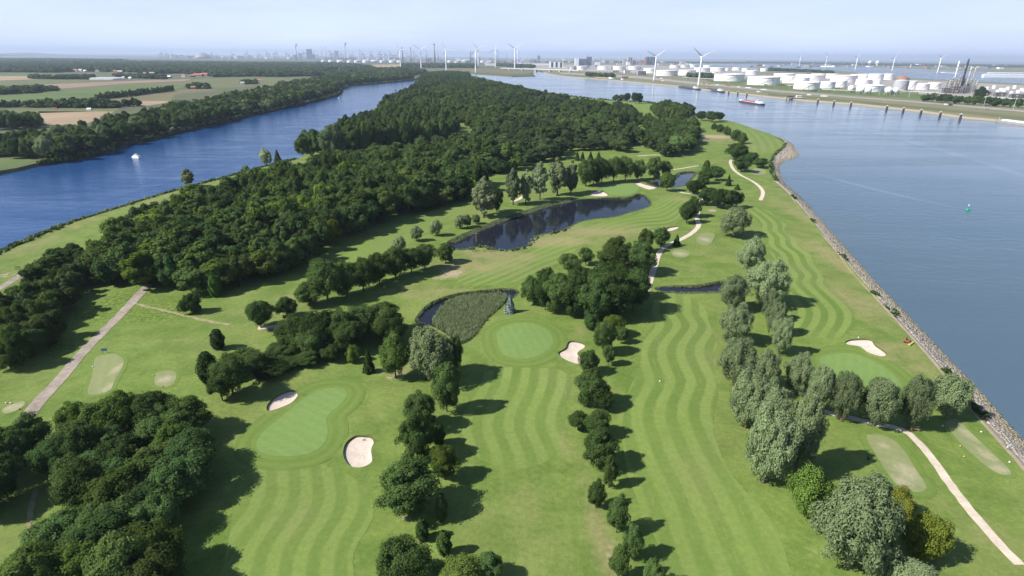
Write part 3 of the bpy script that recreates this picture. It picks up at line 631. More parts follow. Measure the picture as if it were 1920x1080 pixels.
def unit(v): return v/(np.linalg.norm(v, axis=1)[:, None]+1e-9)
def quads(C, N, size, asp=1.5, up=None, roll=None):
    n = len(C); r = rng.normal(size=(n, 3))
    if up is not None: r = r*(1-up)+np.array((0, 0, 1.0))*up*2
    a = unit(np.cross(N, np.cross(r, N)+1e-6)); b = np.cross(N, a)
    s = size[:, None] if np.ndim(size) else size
    a = a*s*asp*0.5; b = b*s*0.5
    V = np.stack([C-a, C-b*1.0+a*0.1, C+a, C+b*1.0+a*0.1], 1).reshape(-1, 3)
    return V, np.arange(4*n).reshape(n, 4)
def crown_lobes(n, R, z0, z1, lobes, lobr, leaf, asp, stretch=1.0, up=0.25, rnd=0.36, shell=(0.52, 0.90), taper=0.25, droop=0.0, vert=None, inner=0.42):
    """leaf clumps on the skins of many uneven lobes spread over the crown"""
    zc = z0+(z1-z0)*0.5; hz = (z1-z0)/2
    d = unit(rng.normal(size=(lobes, 3))); big = rng.uniform(0, 6.28, 3)
    bulge = 1+0.10*np.sin(2*np.arctan2(d[:, 1], d[:, 0])+big[0])+0.08*np.sin(3*np.arctan2(d[:, 1], d[:, 0])+d[:, 2]*3+big[1])
    c = d*np.array((R, R, hz))*(rng.uniform(*shell, lobes)*bulge)[:, None]+np.array((0, 0, zc))
    c[:, :2] *= (1-taper*np.clip((c[:, 2]-zc)/hz, 0, 1))[:, None]
    k0 = max(3, lobes//8); ci = unit(rng.normal(size=(k0, 3)))*np.array((R, R, hz))*0.33+np.array((0, 0, zc))
    c = np.vstack([c, ci]); lr = np.r_[rng.uniform(*lobr, lobes)*R, np.full(k0, inner*R)]
    w = lr**2; w[lobes:] *= 0.35; k = rng.choice(len(c), n, p=w/w.sum())
    dd = unit(rng.normal(size=(n, 3))+np.array((0, 0, 0.3)))
    an = rng.uniform(0.72, 1.3, (len(c), 3))
    pos = c[k]+dd*lr[k][:, None]*an[k]*np.array((1, 1, stretch))*np.where(rng.random(n) < 0.07, rng.uniform(1.1, 1.4, n), rng.uniform(0.7, 1.1, n))[:, None]
    out = unit((pos-np.array((0, 0, zc)))/np.array((R, R, hz)))
    keep = (np.linalg.norm((pos-np.array((0, 0, zc)))/np.array((R, R, hz)), axis=1) > 0.4) & (pos[:, 2] > z0*0.5) & ((dd*out).sum(1) > -0.35)
    pos, dd, out = pos[keep], dd[keep], out[keep]
    N = unit(0.7*dd+0.35*out+rnd*rng.normal(size=dd.shape)+np.array((0, 0, up)))
    return quads(pos, N, leaf*rng.uniform(0.55, 1.4, len(pos)), asp, up=vert)
def crown_broad(n, R=4.6, z0=1.3, z1=12.0, lobes=60, leaf=0.28, lobr=(0.11, 0.33), **k):
    return crown_lobes(n, R, z0, z1, lobes, lobr, leaf, 1.4, **k)
def crown_willow(n, R=5.0, z0=0.6, z1=13.0, leaf=0.175, lobes=90, lobr=(0.11, 0.22), **k):
    return crown_lobes(n, R, z0, z1, lobes, lobr, leaf, 2.4, stretch=1.5, vert=0.5, taper=0.3, **k)
def crown_cone(n, R=2.0, z1=9.0, leaf=0.35, belly=0.0, droop=0.3):
    t = rng.uniform(0, 1, n)**0.75; z = 0.4+(z1-0.4)*(1-t) if belly == 0 else 0.3+(z1-0.3)*(1-t)
    prof = t**0.9 if belly == 0 else np.sin(np.clip(t*0.82+0.06, 0, 1)*math.pi)**0.6
    tier = 0.82+0.18*np.abs(np.sin(z*math.pi/0.9)) if belly == 0 else 1.0
    th = rng.uniform(0, 2*math.pi, n); wob = 0.86+0.16*np.sin(th*5+z*1.7)
    r = R*prof*tier*wob*rng.uniform(0.7, 1.05, n)
    pos = np.column_stack([r*np.cos(th), r*np.sin(th), z])
    N = unit(np.column_stack([np.cos(th), np.sin(th), np.full(n, 0.45)])+0.5*rng.normal(size=(n, 3)))
    return quads(pos, N, leaf*rng.uniform(0.6, 1.3, n), 1.7, up=0.3 if belly else 0.0)
def trunk_mesh(name, h, r, limbs, spread, z0):
    mb = MB(); mb.tube((0, 0, -0.4), (0.05*h*0.1, 0, z0), r*1.15, r*0.85, 7); mb.tube((0.005*h, 0, z0), (0, 0.02*h, h*0.8), r*0.85, r*0.2, 6)
    for k in range(limbs):
        a = 2*math.pi*(k+rng.uniform(-0.3, 0.3))/limbs; zz = z0+(h*0.45-z0)*rng.uniform(0.0, 1)
        e = (spread*math.cos(a), spread*math.sin(a), zz+h*0.28*rng.uniform(0.7, 1.2)); mid_ = (e[0]*0.45, e[1]*0.45, zz+(e[2]-zz)*0.6)
        mb.tube((0, 0, zz), mid_, r*0.45, r*0.3, 5, False); mb.tube(mid_, e, r*0.3, r*0.08, 5, False)
    me = mb.mesh(name); me.materials.append(M['bark']); return me
def proto(fn, mat, **k):
    V, F = fn(**k); me = mesh_np('crown', V, F); me.materials.append(M[mat]); return me
NEAR, MIDL, FARL = {}, {}, {}
NEAR['broad'] = [proto(crown_broad, 'leaf', n=30000, leaf=0.23, lobes=int(rng.integers(52, 84)), taper=rng.uniform(0.1, 0.4)) for _ in range(5)]
NEAR['willow'] = [proto(crown_willow, 'leaf_willow', n=38000, lobes=int(rng.integers(90, 120))) for _ in range(4)]
NEAR['round'] = [proto(crown_willow, 'leaf_willow', n=28000, lobes=80, z0=1.2, z1=10.0, R=4.6) for _ in range(2)]
NEAR['poplar'] = [proto(crown_willow, 'leaf_poplar', n=16000, R=3.6, z0=1.6, z1=16.0, lobes=70, leaf=0.28) for _ in range(3)]
NEAR['conifer'] = [proto(crown_cone, 'leaf_conifer', n=5500, R=2.0, z1=9.0) for _ in range(2)]
NEAR['thuja'] = [proto(crown_cone, 'leaf_conifer', n=6000, R=1.5, z1=7.0, belly=1.0, leaf=0.2) for _ in range(2)]
NEAR['spruce'] = [proto(crown_cone, 'leaf_spruce', n=5000, R=2.2, z1=7.5)]
NEAR['shrub'] = [proto(crown_broad, 'leaf', n=20000, R=3.6, z0=0.1, z1=5.2, lobes=55, leaf=0.18) for _ in range(2)]
MIDL['broad'] = [proto(crown_broad, 'leaf', n=9500, lobes=int(rng.integers(24, 40)), leaf=0.42, R=4.7, lobr=(0.18, 0.36), taper=rng.uniform(0.05, 0.45)) for _ in range(6)]
MIDL['tall'] = [proto(crown_broad, 'leaf', n=10000, lobes=36, lobr=(0.18, 0.36), leaf=0.45, R=4.2, z0=1.5, z1=16, taper=rng.uniform(0.2, 0.5)) for _ in range(3)]
FARL['broad'] = [proto(crown_broad, 'leaf_far', n=900, lobes=18, leaf=1.45, R=4.8, z0=0.3, z1=11, lobr=(0.25, 0.42)) for _ in range(4)]
FARL['willow'] = [proto(crown_willow, 'leaf_willow', n=900, lobes=22, leaf=1.3, z0=0.3, lobr=(0.2, 0.35)) for _ in range(2)]
def measure(me):
    v = np.empty(len(me.vertices)*3, np.float32); me.vertices.foreach_get('co', v); v = v.reshape(-1, 3); r = np.hypot(v[:, 0], v[:, 1])
    return (2*float(np.percentile(r, 98)), float(np.percentile(v[:, 2], 99.5)))
DIMS = {me: measure(me) for d in (NEAR, MIDL, FARL) for l in d.values() for me in l}
DIM = {k: tuple(np.mean([DIMS[m] for m in l], 0)) for d in (FARL, MIDL, NEAR) for k, l in d.items()}
TR = {'broad': trunk_mesh('trunk', 12, 0.24, 6, 3.2, 2.6), 'willow': trunk_mesh('trunk', 12.5, 0.38, 6, 3.4, 1.8), 'round': trunk_mesh('trunk', 10, 0.3, 5, 3.0, 2.2), 'poplar': trunk_mesh('trunk', 16, 0.28, 6, 2.0, 3.0),
      'conifer': trunk_mesh('trunk', 9, 0.14, 0, 1, 2), 'thuja': trunk_mesh('trunk', 7, 0.12, 0, 1, 2), 'spruce': trunk_mesh('trunk', 7.5, 0.14, 0, 1, 2), 'shrub': trunk_mesh('trunk', 5, 0.12, 5, 2.0, 0.5), 'tall': trunk_mesh('trunk', 16, 0.26, 6, 3.0, 3.0)}
NAME = {'broad': 'broadleaf_tree', 'willow': 'willow_tree', 'round': 'willow_tree', 'poplar': 'poplar_tree', 'conifer': 'conifer_tree', 'thuja': 'cypress_tree', 'spruce': 'spruce_tree', 'shrub': 'shrub', 'tall': 'broadleaf_tree'}
CATG = {'shrub': 'shrub'}
def tree(kind, x, y, w, h, label, group=None, tint=(1, 1, 1), lod=NEAR, pick=None):
    P = lod.get(kind) or NEAR[kind]; z = float(H(x, y)) if y < 900 else 0.0
    root = empty(NAME[kind], x, y, z, rng.uniform(0, 6.28))
    me = P[int(rng.integers(len(P))) if pick is None else pick % len(P)]; dw, dh = DIMS[me]
    sx = w/dw*rng.uniform(0.93, 1.07); sy = w/dw*rng.uniform(0.93, 1.07); sz = h/dh
    c = bpy.data.objects.new('crown', me); COL.objects.link(c); c.parent = root; c.scale = (sx, sy, sz)
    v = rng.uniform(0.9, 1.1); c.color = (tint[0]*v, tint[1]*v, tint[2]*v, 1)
    t = bpy.data.objects.new('trunk', TR[kind]); COL.objects.link(t); t.parent = root; t.scale = ((sx+sy)/2, (sx+sy)/2, sz)
    tag(root, label, CATG.get(kind, 'tree'), group); return root
def size_of(bx, by, ty, w):
    x, y = G(bx, by); dp = depth(x, y); wm = w/FPX*dp
    h = height_for(x, y, ty)
    # the crown's far or near shoulder is what touches the top row: take the lean of the view into account
    el = math.atan2(CAM_H, y); a = wm/2; tgt = h*math.cos(el); lo, hi = 0.3*h, h
    for _ in range(30):
        m = (lo+hi)/2; v = 0.53*m*math.cos(el)+math.sqrt((a*math.sin(el))**2+(0.47*m*math.cos(el))**2)
        if v < tgt: lo = m
        else: hi = m
    return x, y, wm, lo
PLACED = []
def T_(kind, bx, by, ty, w, label, group=None, tint=(1, 1, 1), lod=NEAR, grow=1.0):
    x, y, wm, h = size_of(bx, by, ty, w*(0.9 if kind in ('willow', 'round') else 0.97)); h *= 0.97; PLACED.append((x, y, wm/2))
    return tree(kind, x, y, wm*grow, h, label, group, tint, lod)
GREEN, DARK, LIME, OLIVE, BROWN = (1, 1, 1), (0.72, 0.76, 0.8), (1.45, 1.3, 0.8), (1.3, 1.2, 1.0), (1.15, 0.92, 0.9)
def row(kind, items, phrase, order='near', group=None, lod=NEAR, tints=None):
    """items (bx, by, ty, w); each gets its own ordinal, counted along the row"""
    it = sorted(items, key=(lambda t: -t[1]) if order == 'near' else (lambda t: t[0]))
    for k, t in enumerate(it):
        end = 'from the near end' if order == 'near' else 'from the left'
        T_(kind, *t[:4], f'{phrase}, {ORD[k]} {end}', group or phrase, t[4] if len(t) > 4 else (tints or GREEN), lod)
# single trees with a look of their own -----------------------------------------------
T_('broad', 770, 962, 850, 114, 'big round dark broadleaf tree, largest between the lower left and middle fairways', tint=(0.9, 0.95, 0.95))
T_('broad', 834, 900, 832, 58, 'small bright green broadleaf tree with bare trunk beside the big dark one', tint=LIME)
T_('thuja', 829, 977, 925, 24, 'slim pointed conifer standing in the big tree shadow', tint=(1.5, 1.45, 1.1))
T_('thuja', 793, 1013, 970, 26, 'dark pointed conifer behind the round tree at the bottom edge', tint=(1.1, 1.15, 1.0))
T_('thuja', 834, 1041, 993, 29, 'plump pointed conifer nearest the bottom edge', tint=(1.3, 1.3, 1.0))
T_('broad', 762, 1100, 1000, 100, 'round dark tree cut by the bottom edge left of the conifers', tint=(0.95, 0.95, 0.9))
T_('broad', 858, 1112, 1036, 92, 'olive green tree at the bottom edge right of the conifers', tint=OLIVE)
T_('broad', 918, 1088, 1027, 60, 'small grey green tree at the bottom edge with shadow to the right', tint=(1.2, 1.25, 1.3))
T_('broad', 790, 802, 732, 62, 'dense tree above the big round one, by the bean shaped bunker')
T_('broad', 783, 862, 766, 74, 'dense tree directly behind the big round one', tint=(0.9, 0.95, 0.9))
T_('thuja', 823, 832, 792, 26, 'small cone shaped tree at the foot of the dense trees', tint=(1.2, 1.2, 1))
T_('broad', 838, 770, 678, 56, 'tall narrow green tree right below the silver willow of the middle row')
T_('broad', 848, 705, 630, 44, 'dark tree tucked behind the silver willow of the middle row', tint=DARK)
T_('willow', 810, 712, 612, 94, 'large silver green willow beside the reed bed')
T_('broad', 742, 708, 620, 58, 'bright green tree left of the silver willow', tint=(1.25, 1.2, 0.95))
T_('conifer', 692, 696, 652, 22, 'small dark conifer on the lawn above the lower left green')
T_('shrub', 663, 677, 645, 32, 'light green bush in front of the shaded tree belt', tint=LIME)
T_('broad', 490, 616, 562, 54, 'round tree left of the sandy path piece', tint=DARK)
T_('broad', 540, 597, 555, 46, 'round tree right of the sandy path piece', tint=DARK)
T_('thuja', 396, 722, 660, 38, 'dark broad conifer at the left end of the tree belt')
T_('thuja', 411, 655, 617, 26, 'small lone conifer on the lawn at left')
T_('shrub', 361, 588, 550, 38, 'lone bushy pine by the dirt trail', tint=(0.8, 0.95, 1.0))
T_('thuja', 406, 557, 515, 24, 'light green columnar tree at the foot of the wood', tint=(1.7, 1.9, 1.1))
T_('spruce', 956, 586, 552, 21, 'blue grey spruce at the right end of the reed pond')
T_('willow', 1588, 1066, 885, 150, 'huge silver willow in the lower right corner of the course')
T_('shrub', 1508, 966, 870, 76, 'bright green bush behind the huge willow', tint=(1.5, 1.5, 1.0))
T_('shrub', 1677, 972, 908, 60, 'smaller yellowing bush beside the oval tee', tint=(1.75, 1.25, 0.7))
T_('shrub', 1725, 1046, 957, 86, 'larger yellowing bush in front of the other', tint=(1.65, 1.3, 0.72))
T_('willow', 1700, 1118, 1038, 96, 'silver willow top cut by the bottom edge at right')
T_('round', 1773, 774, 695, 78, 'round silver willow leaning over the stone shore')
T_('round', 1376, 443, 385, 56, 'lone ball shaped willow at the far end of the willow row')
T_('poplar', 907, 408, 330, 52, 'tall silver poplar standing alone by the long pond', tint=(1.1, 1.1, 1.15))
T_('broad', 931, 398, 350, 27, 'dark tree right behind the lone silver poplar', tint=DARK)
T_('broad', 1250, 358, 322, 30, 'olive tree between the two upper ponds', tint=OLIVE)
T_('poplar', 354, 350, 316, 27, 'lone grey aspen on the river dike', tint=(1.7, 1.5, 1.6))
T_('poplar', 500, 312, 277, 23, 'grey poplar of the pair on the river dike', tint=(1.6, 1.45, 1.45))
T_('conifer', 522, 308, 281, 17, 'dark tree of the pair on the river dike')
T_('broad', 625, 458, 410, 38, 'yellowing tree at the edge of the dark wood', tint=(2.0, 1.45, 0.6))
T_('willow', 628, 300, 231, 56, 'pale willow shining in front of the poplar block', tint=(0.95, 1.0, 1.0))
T_('conifer', 1268, 462, 441, 15, 'tiny conifer beside the winding path')
T_('conifer', 1365, 349, 328, 11, 'small dark conifer left of the shore path')
T_('conifer', 1382, 355, 344, 12, 'tiny round conifer left of the shore path')
T_('thuja', 1322, 333, 300, 15, 'light green columnar tree by the upper pond', tint=(1.6, 1.7, 1))
T_('broad', 1265, 291, 252, 34, 'grey leaved tree in front of the grove by the far tee', tint=(1.8, 1.7, 1.9))
T_('broad', 1380, 301, 268, 42, 'dense round tree left of the shore bend', tint=DARK)
# rows and clumps -----------------------------------------------------------------------
row('broad', [(1103, 703, 657, 41), (1105, 764, 690, 58), (1131, 770, 722, 40), (1083, 804, 765, 36), (1120, 818, 762, 52), (1130, 664, 604, 46), (1148, 630, 587, 50, LIME), (1164, 644, 612, 26), (1140, 686, 647, 28), (1108, 620, 587, 30, DARK), (1123, 875, 797, 66),
              (1141, 912, 850, 30), (1117, 951, 895, 35), (1156, 997, 922, 45), (1184, 1044, 978, 43), (1160, 1086, 1012, 40), (1222, 1102, 1042, 46)],
    'green tree in the row left of the long striped fairway', 'near')
row('willow', [(1405, 513, 444, 56), (1370, 584, 512, 60), (1432, 574, 487, 80), (1375, 642, 565, 62), (1440, 604, 542, 34), (1377, 727, 632, 68), (1450, 628, 563, 40), (1460, 662, 590, 44), (1428, 738, 650, 58), (1490, 737, 655, 52), (1527, 775, 682, 54),
               (1398, 802, 690, 82), (1430, 906, 755, 96), (1490, 888, 738, 78), (1445, 822, 720, 74)], 'silver willow in the belt right of the long striped fairway', 'near')
row('willow', [(1576, 789, 697, 60), (1637, 800, 706, 70), (1703, 802, 700, 60)], 'silver willow in front of the right hand green', 'x')
row('broad', [(1066, 507, 470, 44), (1098, 494, 460, 30), (1150, 510, 440, 62), (1198, 514, 452, 58), (1208, 474, 430, 30), (1238, 464, 426, 36), (1172, 500, 455, 40)], 'dark tree in the upper clump beside the winding path', 'x')
row('broad', [(1000, 572, 515, 46), (1022, 582, 503, 50), (1045, 590, 512, 60), (1080, 594, 512, 60), (1112, 602, 516, 66), (1152, 598, 505, 72), (1186, 582, 500, 60), (1160, 562, 495, 60), (1130, 577, 490, 60), (1080, 562, 500, 52), (1197, 557, 506, 42), (1050, 565, 512, 50)],
    'dark tree in the dense clump above the heart shaped bunker', 'x', tints=(0.92, 0.95, 0.95))
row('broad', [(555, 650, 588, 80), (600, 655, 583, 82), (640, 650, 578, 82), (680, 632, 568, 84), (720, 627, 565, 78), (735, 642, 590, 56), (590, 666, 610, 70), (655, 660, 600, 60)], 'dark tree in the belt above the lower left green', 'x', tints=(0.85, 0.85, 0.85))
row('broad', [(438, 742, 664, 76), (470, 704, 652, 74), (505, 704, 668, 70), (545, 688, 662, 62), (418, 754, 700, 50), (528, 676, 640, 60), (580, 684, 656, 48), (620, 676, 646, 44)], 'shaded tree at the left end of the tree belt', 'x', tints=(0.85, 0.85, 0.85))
row('broad', [(580, 573, 528, 54), (615, 563, 482, 74), (652, 552, 485, 58), (682, 546, 480, 58), (712, 532, 472, 58), (742, 522, 462, 52), (772, 514, 465, 52), (797, 507, 458, 46), (836, 493, 455, 38)], 'dark tree in the belt between the two left fairways', 'x', tints=(0.95, 0.95, 0.95))
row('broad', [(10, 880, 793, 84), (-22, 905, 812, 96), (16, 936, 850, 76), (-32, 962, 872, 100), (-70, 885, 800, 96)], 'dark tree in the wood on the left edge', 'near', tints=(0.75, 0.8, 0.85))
row('broad', [(72, 852, 768, 70), (48, 872, 795, 56)], 'dark tree hiding the end of the asphalt road', 'x', tints=(0.9, 0.95, 0.9))
row('poplar', [(962, 384, 315, 34), (986, 382, 317, 30), (1012, 375, 303, 35), (1045, 365, 293, 41), (1070, 363, 299, 30)], 'tall grey poplar in the row above the long pond', 'x', tints=(0.88, 0.92, 0.9))
row('broad', [(1098, 350, 297, 38), (1112, 346, 298, 34), (1128, 344, 296, 36), (1150, 342, 293, 36), (1172, 340, 293, 34), (1196, 336, 298, 28, (1.6, 1.55, 1.7)), (1226, 334, 292, 32), (1246, 332, 300, 24)], 'tree in the row behind the pond side green', 'x')
row('round', [(781, 453, 424, 26), (818, 443, 413, 26), (750, 474, 443, 28), (862, 428, 402, 22), (876, 425, 400, 20), (893, 419, 400, 18)], 'small ball shaped pollard willow by the long pond', 'x')
row('broad', [(1287, 418, 375, 32), (1300, 407, 368, 32), (1325, 384, 350, 36), (1345, 390, 352, 38), (1365, 392, 355, 36), (1380, 390, 360, 28), (1300, 364, 338, 32), (1320, 345, 312, 28), (1342, 340, 312, 30), (1315, 355, 330, 28)], 'dark tree in the thicket right of the dry fairway', 'x', tints=DARK)
row('broad', [(1390, 322, 292, 36), (1425, 315, 296, 30), (1408, 308, 286, 26)], 'dark tree by the bend of the shore', 'x', tints=DARK)
row('shrub', [(1338, 243, 230, 12), (1350, 248, 233, 16), (1362, 253, 236, 16), (1378, 263, 243, 20), (1391, 269, 248, 20)], 'round shrub in the line beside the sandy waste', 'x', tints=(0.8, 0.85, 0.85))
row('broad', [(1315, 226, 208, 20), (1335, 229, 208, 28), (1348, 227, 210, 18)], 'tree on the canal shore beyond the sandy waste', 'x', tints=DARK)
row('broad', [(1155, 189, 177, 15), (1166, 189, 177, 15), (1176, 191, 174, 15), (1191, 194, 173, 17), (1199, 194, 174, 13)], 'tree in the small clump on the canal shore', 'x', tints=DARK)
row('conifer', [(1082, 301, 284, 10), (1092, 301, 284, 10), (1107, 299, 284, 10), (1122, 299, 284, 10)], 'small dark conifer on the lawn before the wood', 'x')
# ------------------------------------------------------------------ woods: the trees that show largest are single trees, the rest is one mass
def scatter(pts, s, jit=0.32):
    return grid_in(ccw(GP(pts)), s, jit)
WOODS = [
 # name, base outline, spacing, crown width, height, kinds, tint, label
 ('lower_left', [(80, 838), (125, 820), (250, 820), (320, 806), (364, 800), (376, 840), (358, 915), (350, 1000), (325, 1060), (305, 1180), (70, 1180), (95, 1020), (108, 950), (92, 895)], 6.2, (7.2, 10.8), (8.0, 12.2), 'dense leafy tree in the wood at the lower left corner'),
 ('dike', [(-140, 740), (0, 716), (70, 682), (112, 640), (130, 598), (165, 540), (192, 492), (150, 484), (105, 505), (60, 540), (20, 585), (0, 600), (-140, 650)], 6.4, (6.5, 10), (6.5, 10.5), 'dusky tree in the strip of wood between dike and road'),
 ('main', [(190, 538), (250, 545), (330, 549), (400, 552), (470, 543), (520, 526), (560, 508), (600, 486), (640, 458), (690, 432), (760, 407), (830, 388), (880, 374), (910, 358), (890, 338), (800, 335), (700, 340), (600, 338), (520, 352), (420, 382), (330, 412), (250, 446), (205, 484)], 8.2, (9, 14.5), (10, 16.5), 'tall tree in the dark wood left of the narrow fairway'),
 ('upper', [(562, 322), (600, 330), (800, 330), (890, 335), (960, 318), (1040, 300), (1060, 287), (1120, 282), (1188, 286), (1200, 270), (1190, 240), (1160, 215), (1120, 205), (1075, 194), (1000, 181), (950, 168), (905, 158), (870, 150), (830, 152), (790, 156), (779, 163), (772, 172), (745, 186), (712, 208), (730, 226), (870, 232), (905, 255), (860, 282), (700, 300), (620, 312)], 12.4, (11, 19), (10, 18.5), 'tree in the upper wood of the peninsula'),
 ('block', [(566, 300), (620, 300), (700, 288), (858, 262), (850, 242), (760, 230), (712, 232), (650, 255), (600, 283), (574, 293)], 9.2, (8.5, 13.5), (17, 23), 'tall tree in the block of wood on the river shore'),
 ('tip', [(790, 156), (832, 150), (880, 147), (878, 142), (836, 139.5), (800, 143), (790, 148)], 13, (13, 18), (15, 20), 'tree on the wooded tip between the two waters'),
 ('grove', [(1210, 285), (1245, 296), (1290, 288), (1306, 262), (1300, 238), (1262, 240), (1225, 245), (1208, 262)], 9.5, (10, 15), (11, 15), 'tree in the grove right of the upper wood'),
 ('grove_far', [(1222, 216), (1240, 226), (1275, 230), (1300, 219), (1296, 213), (1250, 203), (1228, 207)], 12, (12, 16), (12, 16), 'tree in the far grove on the canal shore'),
 ('strip', [(1150, 200), (1175, 208), (1205, 228), (1235, 238), (1205, 246), (1185, 225), (1160, 210)], 11, (10, 14), (9, 13), 'tree in the strip beside the far fairway'),
 ('left_bank', [(-60, 300), (0, 298), (62, 299), (95, 303), (150, 293.5), (235, 266), (250, 261), (285, 257.5), (330, 246), (400, 231), (440, 220), (480, 211.5), (552, 196), (628, 176), (640, 163), (662, 157.5), (715, 153.5), (774, 148), (772, 142.5), (720, 143), (660, 146), (600, 152), (560, 158), (520, 169), (470, 181), (400, 196), (330, 213), (240, 235), (200, 249), (150, 258), (60, 266), (-60, 278)], 11.5, (10, 17), (10.5, 18), 'tree in the belt of wood on the far river bank'),
 ('left_clump', [(-40, 246), (40, 243), (78, 241), (74, 235), (40, 231), (-40, 234)], 11, (11, 15), (14, 18), 'tree in the round clump beyond the river at the left edge'),
]
CLEAR = [(1050, 191, 26), (1075, 193, 22), (815, 161, 22), (835, 160.5, 22), (1020, 188, 14), (905, 152, 18), (1135, 205, 16), (930, 160, 10), (1196, 282, 13), (1197, 262, 14), (1193, 243, 15), (1180, 226, 14), (1165, 216, 12), (1000, 200, 14), (880, 175, 14), (960, 250, 9), (1120, 240, 10), (1040, 262, 8)]
CLEAR = [(*G(a, b), r) for a, b, r in CLEAR]
cand = []
for nm, pts_, sp, wr, hr, lab in WOODS:
    p = scatter(pts_, sp)
    for (x, y) in p:
        if any((x-a)**2+((y-b)/2.2)**2 < r*r for a, b, r in CLEAR): continue
        w = rng.uniform(*wr); h = rng.uniform(*hr)
        if nm in ('upper', 'block', 'main', 'left_bank'):
            st = math.sin(x/38+1.1)*math.sin(y/31)+0.5*math.sin(x/17-y/23); h *= 1+0.16*st; w *= 1+0.1*st
        if nm == 'main' and proj(x, y, 0)[0] > 470: h *= 1.13
        cand.append((x, y, w, h, nm, lab, w/depth(x, y)))
PL = np.array(PLACED)
cand = [c for c in cand if np.min(np.hypot(PL[:, 0]-c[0], PL[:, 1]-c[1])-PL[:, 2]) > 0.5]
def vis(c):   # roughly: is it inside the picture
    px, py = proj(c[0], c[1], c[3]*0.7); return -30 < px < 1950 and py < 1130
cand = [c for c in cand if vis(c)]
cand.sort(key=lambda c: -c[6])
SINGLE = cand[:225]; REST = cand[225:]
TINTS = {'dike': [(0.9, 0.78, 0.85), (0.75, 0.72, 0.75), (1.0, 0.95, 0.8), (0.65, 0.75, 0.75)],
         'lower_left': [(1.32, 1.3, 0.9), (0.82, 0.8, 0.8), (0.9, 1, 1.1), (1, 1, 1), (1.15, 1.1, 0.9), (0.85, 0.92, 1), (1.05, 0.95, 0.85), (0.95, 1.05, 1.1), (0.85, 0.82, 0.85)],
         'main': [(1.45, 1.4, 0.8), (1.1, 0.95, 0.85), (0.7, 0.8, 0.85), (0.8, 0.85, 0.9), (0.9, 0.95, 1), (1, 1, 1), (1.15, 1.12, 0.85), (0.85, 0.9, 0.9), (1.1, 0.98, 0.85), (0.8, 0.85, 0.85)]}
LOOK = lambda t: 'yellowish green' if t[0] > 1.3 else 'brownish' if t[0] > t[1]*1.1 else 'deep green' if t[0] < 0.9 else 'mid green'
ext = {}
for c in SINGLE:
    px, py = proj(c[0], c[1], 0); ext.setdefault(c[4], []).append((px, py))
for (x, y, w, h, nm, lab, s) in SINGLE:
    near = y < 170
    tl = TINTS.get(nm, [(1, 1, 1), (0.9, 0.95, 0.95), (1.12, 1.08, 0.9)]); tt = tl[int(rng.integers(len(tl)))]
    kind = 'broad' if near or h < 13.5 or rng.random() < 0.5 else 'tall'
    E = np.array(ext[nm]); px, py = proj(x, y, 0); fx = (px-E[:, 0].min())/max(np.ptp(E[:, 0]), 1); fy = (py-E[:, 1].min())/max(np.ptp(E[:, 1]), 1)
    if len(E) > 12:
        where = ('left', 'middle', 'right')[min(2, int(fx*3))]+' of the '+('back', 'central', 'front')[min(2, int(fy*3))]+' part'
        label = f"{LOOK(tt)} tree, {where}, {dict(lower_left='wood at lower left', dike='wood strip beside the dike', main='dark wood by the narrow fairway').get(nm, 'wood of the upper peninsula')}"
    else: label = lab
    tree(kind, x, y, w*1.04, h, label, lab.replace('tree', 'trees', 1), tt, NEAR if near else MIDL)
def scatter_object(name, P, S, R, I, meshes, label):
    """one object that carries many alike trees nobody could count"""
    col = bpy.data.collections.new(name+'_shapes')
    for k, me in enumerate(meshes):
        o = bpy.data.objects.new(f'{name}_shape_{k:02d}', me); col.objects.link(o)
    me = bpy.data.meshes.new(name); me.vertices.add(len(P)); me.vertices.foreach_set('co', np.asarray(P, np.float32).ravel())
    a = me.attributes.new('scl', 'FLOAT_VECTOR', 'POINT'); a.data.foreach_set('vector', np.asarray(S, np.float32).ravel())
    a = me.attributes.new('rotz', 'FLOAT', 'POINT'); a.data.foreach_set('value', np.asarray(R, np.float32))
    a = me.attributes.new('pid', 'INT', 'POINT'); a.data.foreach_set('value', np.asarray(I, np.int32))
    me.update(); o = link(name, me)
    g = bpy.data.node_groups.new(name+'_scatter', 'GeometryNodeTree')
    g.interface.new_socket('Geometry', in_out='INPUT', socket_type='NodeSocketGeometry'); g.interface.new_socket('Geometry', in_out='OUTPUT', socket_type='NodeSocketGeometry')
    gi = g.nodes.new('NodeGroupInput'); go = g.nodes.new('NodeGroupOutput'); ip = g.nodes.new('GeometryNodeInstanceOnPoints')
    ci = g.nodes.new('GeometryNodeCollectionInfo'); ci.inputs['Collection'].default_value = col; ci.inputs['Separate Children'].default_value = True; ci.inputs['Reset Children'].default_value = True
    def na(n, t):
        q = g.nodes.new('GeometryNodeInputNamedAttribute'); q.data_type = t; q.inputs[0].default_value = n; return q.outputs[0]
    cx = g.nodes.new('ShaderNodeCombineXYZ'); k = g.links.new
    k(na('rotz', 'FLOAT'), cx.inputs[2]); k(gi.outputs[0], ip.inputs['Points']); k(ci.outputs[0], ip.inputs['Instance'])
    ip.inputs['Pick Instance'].default_value = True; k(na('pid', 'INT'), ip.inputs['Instance Index']); k(cx.outputs[0], ip.inputs['Rotation']); k(na('scl', 'FLOAT_VECTOR'), ip.inputs['Scale'])
    k(ip.outputs[0], go.inputs[0])
    md = o.modifiers.new('scatter', 'NODES'); md.node_group = g
    tag(o, label, kind='stuff'); return o
